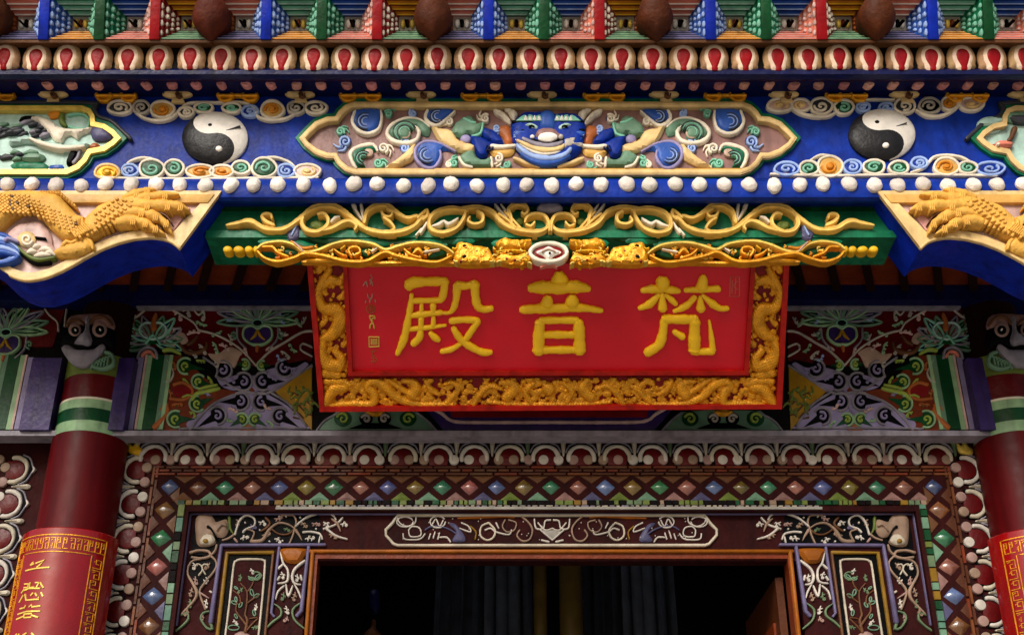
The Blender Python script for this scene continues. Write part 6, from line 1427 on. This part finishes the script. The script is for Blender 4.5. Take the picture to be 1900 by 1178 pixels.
# ---- cloud scroll garlands round the medallions
def garland(curls, lines, label):
    u0 = np.mean([c[0] for c in curls]); v0 = np.mean([c[1] for c in curls])
    root = thing('cloud_garland', label, 'scroll ornament', FR.pt(u0, v0), 'cloud scroll garlands of the frieze')
    m = MB('bone')
    for pts, r in lines: m.stroke(pts, r, FR, .02, .8)
    if lines: m.build('band', root)
    for i, (u, v, rx, ry, kind) in enumerate(curls):
        fillm, linem, inner = {'w': ('char', 'bone', 'bone'), 'g': ('deepgreen', 'bone', 'mint'), 'b': ('blue', 'paleblue', 'paleblue'), 'o': ('buff', 'bone', 'orange'), 'c': ('rose', 'bone', 'cream'), 'k': ('black', 'dimwhite', 'dimwhite'), 'y': ('gilt', 'cream', 'yellow')}[kind]
        m = MB(fillm); e = [(u + (rx * math.cos(a)) * (1 + .06 * math.sin(3 * a + i)), v + ry * math.sin(a)) for a in [2 * math.pi * (j + .3 * i) / 9 for j in range(9)]]
        m.puff(e, FR, .012, 4, 2.5, 4.5, smooth=True)
        m.use(linem).stroke(e, 2.5, FR, .022, .8, closed=True, step=4)
        m.use(inner).stroke([(u + (p[0] - u) * rx / ry, p[1]) for p in spiral(u, v, ry * .66, 1.25, 40 + i * 70, 1 if i % 2 else -1, .15, 14)], [2.2, 2.2, 1.5], FR, .026, .9, step=3)
        if kind in 'oyc': m.use(inner).dome(u, v, rx * .3, ry * .3, FR, .03, 4, 10, 2)
        m.build('curl', root)
    return root
garland([(222, 199, 22, 12, 'w'), (262, 199, 15, 12, 'k'), (301, 203, 22, 15, 'o'), (345, 208, 14, 9, 'w'), (378, 200, 17, 9, 'g'), (430, 200, 17, 9, 'g'), (464, 206, 15, 10, 'b'), (505, 203, 21, 16, 'o'), (549, 200, 16, 11, 'k'), (586, 200, 20, 11, 'w')],
        [([(250, 208), (268, 219), (292, 224), (318, 219), (335, 203), (352, 191), (400, 190), (450, 190), (470, 200), (478, 216), (500, 223), (530, 220), (552, 208)], [1.5, 2.4, 3, 3, 2.4, 2, 2, 2, 2.2, 3, 3, 2.4, 1.5])], 'white and gold cloud scroll garland above the left yin yang medallion')
garland([(199, 319, 23, 14, 'y'), (241, 316, 15, 11, 'b'), (281, 313, 23, 17, 'g'), (323, 312, 18, 15, 'g'), (372, 318, 26, 12, 'o'), (412, 318, 22, 11, 'o'), (447, 311, 17, 12, 'g'), (490, 311, 23, 18, 'g'), (531, 317, 16, 12, 'b'), (570, 318, 24, 13, 'c')],
        [([(182, 329), (240, 331), (340, 332), (460, 331), (590, 329)], 2.4), ([(226, 322), (238, 302), (262, 293), (282, 294)], [1.5, 2.4, 2.4, 1.6]), ([(480, 294), (510, 292), (535, 300), (548, 310)], [1.6, 2.4, 2.4, 1.5])], 'white, green and gold cloud scroll garland below the left yin yang medallion')
garland([(1447, 195, 23, 12, 'c'), (1486, 195, 17, 11, 'c'), (1524, 197, 20, 15, 'w'), (1566, 199, 18, 13, 'g'), (1602, 199, 12, 8, 'b'), (1645, 199, 13, 8, 'b'), (1679, 196, 19, 14, 'w'), (1725, 196, 20, 14, 'k'), (1762, 192, 15, 12, 'o'), (1803, 193, 23, 12, 'c')],
        [([(1470, 202), (1490, 212), (1520, 217), (1542, 214), (1556, 204)], [2, 3, 3, 2.4, 1.5]), ([(1700, 204), (1720, 215), (1746, 215), (1768, 206), (1778, 198)], [2, 3, 3, 2.4, 1.5]), ([(1590, 186), (1620, 184), (1660, 185)], 1.6)], 'pink and white cloud scroll garland above the right yin yang medallion')
garland([(1460, 313, 23, 12, 'b'), (1501, 312, 18, 13, 'g'), (1540, 309, 23, 19, 'o'), (1582, 310, 17, 13, 'b'), (1622, 310, 20, 13, 'g'), (1668, 311, 18, 12, 'g'), (1706, 302, 15, 10, 'b'), (1756, 309, 23, 16, 'o'), (1796, 311, 17, 11, 'g'), (1838, 313, 26, 12, 'b')],
        [([(1430, 323), (1520, 326), (1620, 325), (1700, 324), (1850, 326)], 2.4), ([(1504, 297), (1522, 288), (1548, 290)], [1.5, 2.4, 1.5]), ([(1690, 320), (1716, 310), (1732, 292), (1756, 288), (1784, 292), (1806, 304)], [1.6, 2.4, 2.6, 2.4, 2.4, 1.6])], 'blue, white and gold cloud scroll garland below the right yin yang medallion')

# ---- vajras and cloud plaques along the cove
NP = Plane(6.385, 176, R(4))
def vajra(u, v):
    root = thing('vajra_ornament', 'gilt double ended vajra on the dark band above the frieze', 'ornament', NP.pt(u, v), 'gilt vajras of the upper band')
    m = MB('gilt')
    m.stroke([(u - 10, v), (u + 10, v)], 3, NP, .02, .9)
    for s in (-1, 1):
        m.stroke([(u + s * 8, v), (u + s * 16, v - 9), (u + s * 30, v - 9), (u + s * 38, v)], [2.4, 3, 3, 2], NP, .02, .9, step=4)
        m.stroke([(u + s * 8, v), (u + s * 16, v + 9), (u + s * 30, v + 9), (u + s * 38, v)], [2.4, 3, 3, 2], NP, .02, .9, step=4)
        m.stroke([(u + s * 8, v), (u + s * 36, v)], [2, 2.4], NP, .035, 1)
    m.build('prongs', root)
    m = MB('soot')
    for s in (-1, 1): m.dome(u + s * 23, v, 9, 6, NP, .006, 2, 12, 2)
    m.build('hollow', root)
    return root
def plaque(u, v):
    root = thing('cloud_plaque', 'cream winged cloud plaque on the dark band above the frieze', 'ornament', NP.pt(u, v), 'cream cloud plaques of the upper band')
    m = MB('cream'); m.puff([(u - 28, v - 1), (u - 18, v - 7), (u - 5, v - 11), (u + 5, v - 11), (u + 18, v - 7), (u + 28, v - 1), (u + 18, v + 4), (u, v + 6), (u - 18, v + 4)], NP, .02, 6, 6, 4); m.build('wings', root)
    m = MB('cream'); m.prism([(u - 10, v + 5), (u + 10, v + 5), (u + 12, v + 13), (u - 12, v + 13)], NP, -.005, .03, 1.5); m.build('foot', root)
    m = MB('bronze'); m.stroke(spiral(u, v - 2, 6, 1.2, 0, 1, .2, 12), 1.3, NP, .058, .8, step=2); m.build('swirl', root)
    return root
ux = lambda u, v, P: P.pt(u, v)[0]
v0 = vajra(215, 177); p0 = plaque(98, 176)
for u in (440, 667, 892, 1118, 1342, 1566, 1790, -10): copy_tree(v0, (ux(u, 177, NP) - ux(215, 177, NP), 0, 0))
for u in (328, 555, 779, 1003, 1229, 1451, 1674, 1893): copy_tree(p0, (ux(u, 176, NP) - ux(98, 176, NP), 0, 0))

# ---- pink studs along the cove, white pearls along the moulding
CV = Plane(6.275, 155, R(14))
PM = Plane(6.335, 342, R(-12))
def along(proto_fn, n, ua, ub, P, v, jit, rot=0):
    xs_ = np.linspace(P.pt(ua, v)[0], P.pt(ub, v)[0], n)
    protos = [proto_fn(k) for k in range(4)]
    used = [0] * 4
    for i, x in enumerate(xs_):
        k = rnd.randrange(4); o = protos[k]
        if used[k]: o = protos[k].copy(); COL.objects.link(o)
        used[k] = 1
        o.location.x = x + rnd.uniform(-jit, jit); o.location.z += rnd.uniform(-jit, jit) * .6
        o.rotation_euler.y = rnd.uniform(-.5, .5); o.scale = (rnd.uniform(.92, 1.06), 1, rnd.uniform(.92, 1.06))
    for k in range(4):
        if not used[k]: bpy.data.objects.remove(protos[k])
def pearl(k):
    rs = random.Random(20 + k); m = MB('pearl')
    p = [(950 + 14.4 * math.cos(a) * rs.uniform(.9, 1.06), 342 + 11.8 * math.sin(a) * rs.uniform(.92, 1.06)) for a in [2 * math.pi * i / 11 for i in range(11)]]
    m.puff(p, PM, .014, 9, 8, 3.4, -.01, rough=.35, seed=k); o = m.build('white_pearl')
    return tag(o, 'rough white pearl in the row along the blue moulding under the frieze', 'pearl', 'white pearls along the moulding')
along(pearl, 42, 14, 1895, PM, 342, .008)
def stud(k):
    rs = random.Random(40 + k); m = MB('stud')
    p = [(950 + 10.5 * math.cos(a) * rs.uniform(.9, 1.05), 155 + 7.6 * math.sin(a) * rs.uniform(.92, 1.05)) for a in [2 * math.pi * i / 10 for i in range(10)]]
    m.puff(p, CV, .014, 4, 3.5, 3, -.03, rough=.9, seed=k); o = m.build('pink_stud')
    return tag(o, 'small pink stud in the row along the maroon cove above the frieze', 'stud', 'pink studs along the cove')
along(stud, 41, 42, 1889, CV, 155, .004)

# ================================================================ lotus petal row
def petal():
    root = thing('lotus_petal', 'tan lotus petal with a red teardrop in the row under the eave', 'petal', LOT.pt(950, 104), 'lotus petals of the eave cornice')
    q = lambda pts: [(950 + a, 104 + b) for a, b in pts]
    sym = lambda h: h + [(-a, b) for a, b in h[::-1] if abs(a) > .1]
    m = MB('petal'); m.puff(q(sym([(0, -28), (-7, -23), (-17, -18), (-24, -8), (-27, 4), (-25, 16), (-21, 26)])), LOT, .01, 11, 7, 4.5, -.02); body = m.build('body', root)
    hh = .01 + 6.2 * LOT.sc(950, 104)
    m = MB('petalrim'); m.puff(q(sym([(0, -21), (-8, -19), (-15, -13), (-19, -3), (-19, 7), (-15, 17), (-12, 26)])), LOT, hh, 5, 2.6, 4, -.02); m.build('inner_lobe', root)
    m = MB('drop'); m.puff(q(sym([(0, -14), (-8, -11.5), (-12.5, -4), (-12, 4), (-9, 12), (-6, 19), (-5, 26)])), LOT, hh + 2.4 * LOT.sc(950, 104), 4, 1.6, 3.5, -.02); m.build('teardrop', root)
    m = MB('petal'); m.dome(950, 78, 3.4, 4, LOT, .03, 4, 8, 2); m.build('tip', root)
    return root
pp = petal()
xs_ = [LOT.pt(13 + 57.05 * i, 104)[0] for i in range(-1, 35)]
x9 = LOT.pt(950, 104)[0]
for i, x in enumerate(xs_):
    d = (x - x9 + rnd.uniform(-.003, .003), 0, rnd.uniform(-.002, .002))
    if i == 0: first = d
    else:
        c = copy_tree(pp, d); c.rotation_euler = (rnd.uniform(-.05, .03), rnd.uniform(-.045, .045), rnd.uniform(-.05, .05)); c.scale = (rnd.uniform(.95, 1.03), rnd.uniform(.9, 1.1), rnd.uniform(.96, 1.02))
pp.location = Vector(pp.location) + Vector(first)

# ================================================================ stepped bracket coffers under the eave
UB0, UBP = 86, 102.55
cyc_bar = ['ultramarine', 'deepgreen', 'drop', 'budbrown']
cell_top = {0: ('aqua', 'green'), 1: ('paleblue', 'blue'), 2: ('yellow', 'brown'), 3: ('white', 'salmon')}  # second colour: step walls, darkened to paint in the shadow between steps
cell_bot = {0: 'orange', 1: 'salmon', 2: 'sage', 3: 'slate'}
cell_low = {0: 'brown', 1: 'brick', 2: 'deepgreen', 3: 'navy'}  # bottom step walls, with the shadow between steps painted in
side_l = {0: 'midblue', 1: 'green', 2: 'brick', 3: 'rust'}
side_r = {0: 'green', 1: 'salmon', 2: 'rust', 3: 'midblue'}
desc = {0: 'stepped coffer with mint green top, gold bottom and carved blue left side', 1: 'stepped coffer with blue top, pink bottom and carved green left side', 2: 'stepped coffer with orange top, dark green bottom and red and white left side', 3: 'stepped coffer with pink top and slate blue bottom, right of a brown bud'}
def coffer(k):
    a, b = 950 + 8, 950 + UBP - 8
    c0, c1 = (a + b) / 2, 46
    root = thing('stepped_coffer', desc[k], 'coffer', TOP.pt(c0, c1), 'stepped coffers of kind %s' % ['gold and green', 'blue and pink', 'orange and dark green', 'pink and slate'][k])
    N = 4; dz = .036
    def rect(t, ins=0):
        w, ht, hb = (b - a) / 2 * (1 - .62 * t), 54 * (1 - .74 * t), 27 * (1 - .58 * t)
        return (c0 - w, c1 - ht, c0 + w, c1 + hb)
    faces = {'top': MB(cell_top[k][0]), 'bottom': MB(cell_bot[k]), 'left': MB(side_l[k]), 'right': MB(side_r[k])}
    for i in range(N):
        r0_, rm_, r1_, r2_ = rect(i / N), rect((i + .45) / N), rect((i + .7) / N), rect((i + 1) / N)
        h = .02 - dz * i
        P0, P1 = TOP.off(h), TOP.off(h - dz)
        def q4(m, p, hh): m.add([TOP.off(hh).pt(*x) for x in p], [[0, 1, 2, 3]])
        def wall(m, p0_, p1_, e0_, e1_): m.add([TOP.off(h).pt(*p0_), TOP.off(h).pt(*p1_), TOP.off(h - dz).pt(*e1_), TOP.off(h - dz).pt(*e0_)], [[0, 1, 2, 3]])
        A_, B_, C_, D_ = (r0_[0], r0_[1]), (r0_[2], r0_[1]), (r0_[2], r0_[3]), (r0_[0], r0_[3])
        a_, b_, c_, d_ = (r1_[0], r1_[1]), (r1_[2], r1_[1]), (r1_[2], r1_[3]), (r1_[0], r1_[3])
        e_, f_, g_, k_ = (r2_[0], r2_[1]), (r2_[2], r2_[1]), (r2_[2], r2_[3]), (r2_[0], r2_[3])
        s_, t_, u_, v_ = (rm_[0], rm_[1]), (rm_[2], rm_[1]), (rm_[2], rm_[3]), (rm_[0], rm_[3])
        PALE = {'top': ((A_, s_, t_, B_), (s_, a_, b_, t_), ['mint', 'midblue', 'orange', 'salmon'][k]), 'bottom': ((v_, D_, C_, u_), (d_, v_, u_, c_), cell_bot[k])}
        for nm, quad, w_ in (('top', (A_, a_, b_, B_), (b_, a_, f_, e_)), ('bottom', (d_, D_, C_, c_), (d_, c_, k_, g_)), ('left', (A_, D_, d_, a_), (a_, d_, e_, k_)), ('right', (b_, c_, C_, B_), (c_, b_, g_, f_))):
            mm = faces[nm]
            base = {'top': cell_top[k][0], 'bottom': cell_bot[k], 'left': side_l[k], 'right': side_r[k]}[nm]
            
            if nm in PALE:
                mm.use(PALE[nm][2]); q4(mm, PALE[nm][0], h); mm.use({'top': cell_top[k][0], 'bottom': ['cream', 'rose', 'paleg', 'lilac'][k]}[nm]); q4(mm, PALE[nm][1], h)
            else: mm.use(base); q4(mm, quad, h)
            mm.use({'top': cell_top[k][1], 'bottom': cell_low[k], 'left': base, 'right': base}[nm]); wall(mm, *w_)
    rs = random.Random(60 + k)
    for nm, sx in (('left', -1), ('right', 1)):                      # carved petals on the side steps
        mm = faces[nm]; light = {'midblue': 'paleblue', 'green': 'mint', 'brick': 'bone', 'rust': 'terracotta', 'salmon': 'rose'}[side_l[k] if sx < 0 else side_r[k]]
        for i in range(4):
            r0_, r1_ = rect((i + .05) / N), rect((i + .95) / N); xm = (r0_[0] + r1_[0]) / 2 if sx < 0 else (r0_[2] + r1_[2]) / 2
            nn = 4 if i < 3 else 3
            for j in range(nn):
                y = r1_[1] + (r1_[3] - r1_[1]) * (j + .5) / nn
                mm.use(light if rs.random() < .75 else base if False else light).dome(xm + rs.uniform(-.8, .8), y + rs.uniform(-1.5, 1.5), rs.uniform(2.4, 4.2), (r1_[3] - r1_[1]) / nn * rs.uniform(.28, .46), TOP, .02 - dz * i + .002, 1.8, 8, 2, -.3 * 0 + .0 - dz * i)
    for nm, part in (('top', 'top_steps'), ('bottom', 'bottom_steps'), ('left', 'left_side'), ('right', 'right_side')): faces[nm].build(part, root, 25)
    r = rect(1.0); hb = .02 - dz * N
    m = MB('dimwhite'); P = TOP.off(hb)
    m.add([P.pt(r[0] - 1, r[1] - 1), P.pt(r[0] - 1, r[3] + 1), P.pt(r[2] + 1, r[3] + 1), P.pt(r[2] + 1, r[1] - 1)], [[0, 1, 2, 3]])
    cxx, cyy = (r[0] + r[2]) / 2, (r[1] + r[3]) / 2
    for s in (-1, 1): m.use(['giltpale', 'white', 'giltpale', 'white'][k]).dome(cxx + s * 8.5, cyy, 5, 9, TOP, hb + .01, 4, 8, 3, hb)
    m.use(['rust', 'black', 'darkred', 'black'][k]).dome(cxx, cyy - 1, 4.2, 8, TOP, hb + .01, 4, 8, 3, hb); m.use('black').stroke([(cxx - 2, cyy + 4), (cxx + 2, cyy + 6)], 1.4, TOP, hb + .02, .6)
    m.build('centre_flower', root)
    return root
def barbox(k, u):
    mt = cyc_bar[k]
    m = MB(mt); P = TOP.off(.06)
    v0_, v1_ = -30, 73
    a = [(u - 9.5, v0_), (u + 9.5, v0_), (u + 9.5, v1_), (u - 9.5, v1_)]
    m.prism(a, TOP, -.02, .045, 1.5)
    return m
x9 = TOP.pt(950, 38)[0]
BAR = ['blue bracket arm between two stepped coffers in the top row', 'dark green bracket arm between two stepped coffers in the top row', 'red bracket arm between two stepped coffers in the top row']
arms, cells = {}, {}
bud0 = None
def bud():
    root = thing('hanging_bud', 'reddish brown hanging bud between two stepped coffers in the top row', 'bud', TOP.pt(950, 36), 'brown hanging buds under the eave')
    o = [(-30, 14), (-35, -2), (-32, -20), (-24, -36), (-14, -46), (14, -46), (24, -36), (32, -20), (35, -4), (30, 14), (17, 26), (8, 35), (0, 40), (-9, 34), (-18, 26)]
    m = MB('budbrown'); m.puff([(950 + a, 36 + b) for a, b in o], TOP, .05, 30, 26, 6, -.05, rough=.5); m.build('bulb', root)
    m = MB('budbrown'); m.prism([(944, -60), (956, -60), (955, -6), (945, -6)], TOP, 0, .14, 2); m.build('stem', root)
    return root
for i in range(-2, 20):
    u = UB0 + UBP * i; k = i % 4; x = TOP.pt(u, 38)[0]
    dx = x - x9
    if k == 3:
        if bud0 is None: bud0 = bud(); bud_x = 0; bud0.location.x += dx; bd = dx; o = bud0
        else: o = copy_tree(bud0, (dx - bd, 0, 0))
        s = rnd.uniform(.94, 1.06); o.scale = (s, 1, 1); o.rotation_euler = (0, rnd.uniform(-.1, .1), 0)
    elif k not in arms:
        m = barbox(k, 950); o = m.build('bracket_arm'); o.location.x += dx; arms[k] = (o, dx); tag(o, BAR[k], 'bracket arm', 'bracket arms between the stepped coffers')
    else:
        o = arms[k][0].copy(); COL.objects.link(o); o.location.x += dx - arms[k][1]
    if k not in cells: c = coffer(k); c.location.x += dx; cells[k] = (c, dx)
    else: copy_tree(cells[k][0], (dx - cells[k][1], 0, 0))
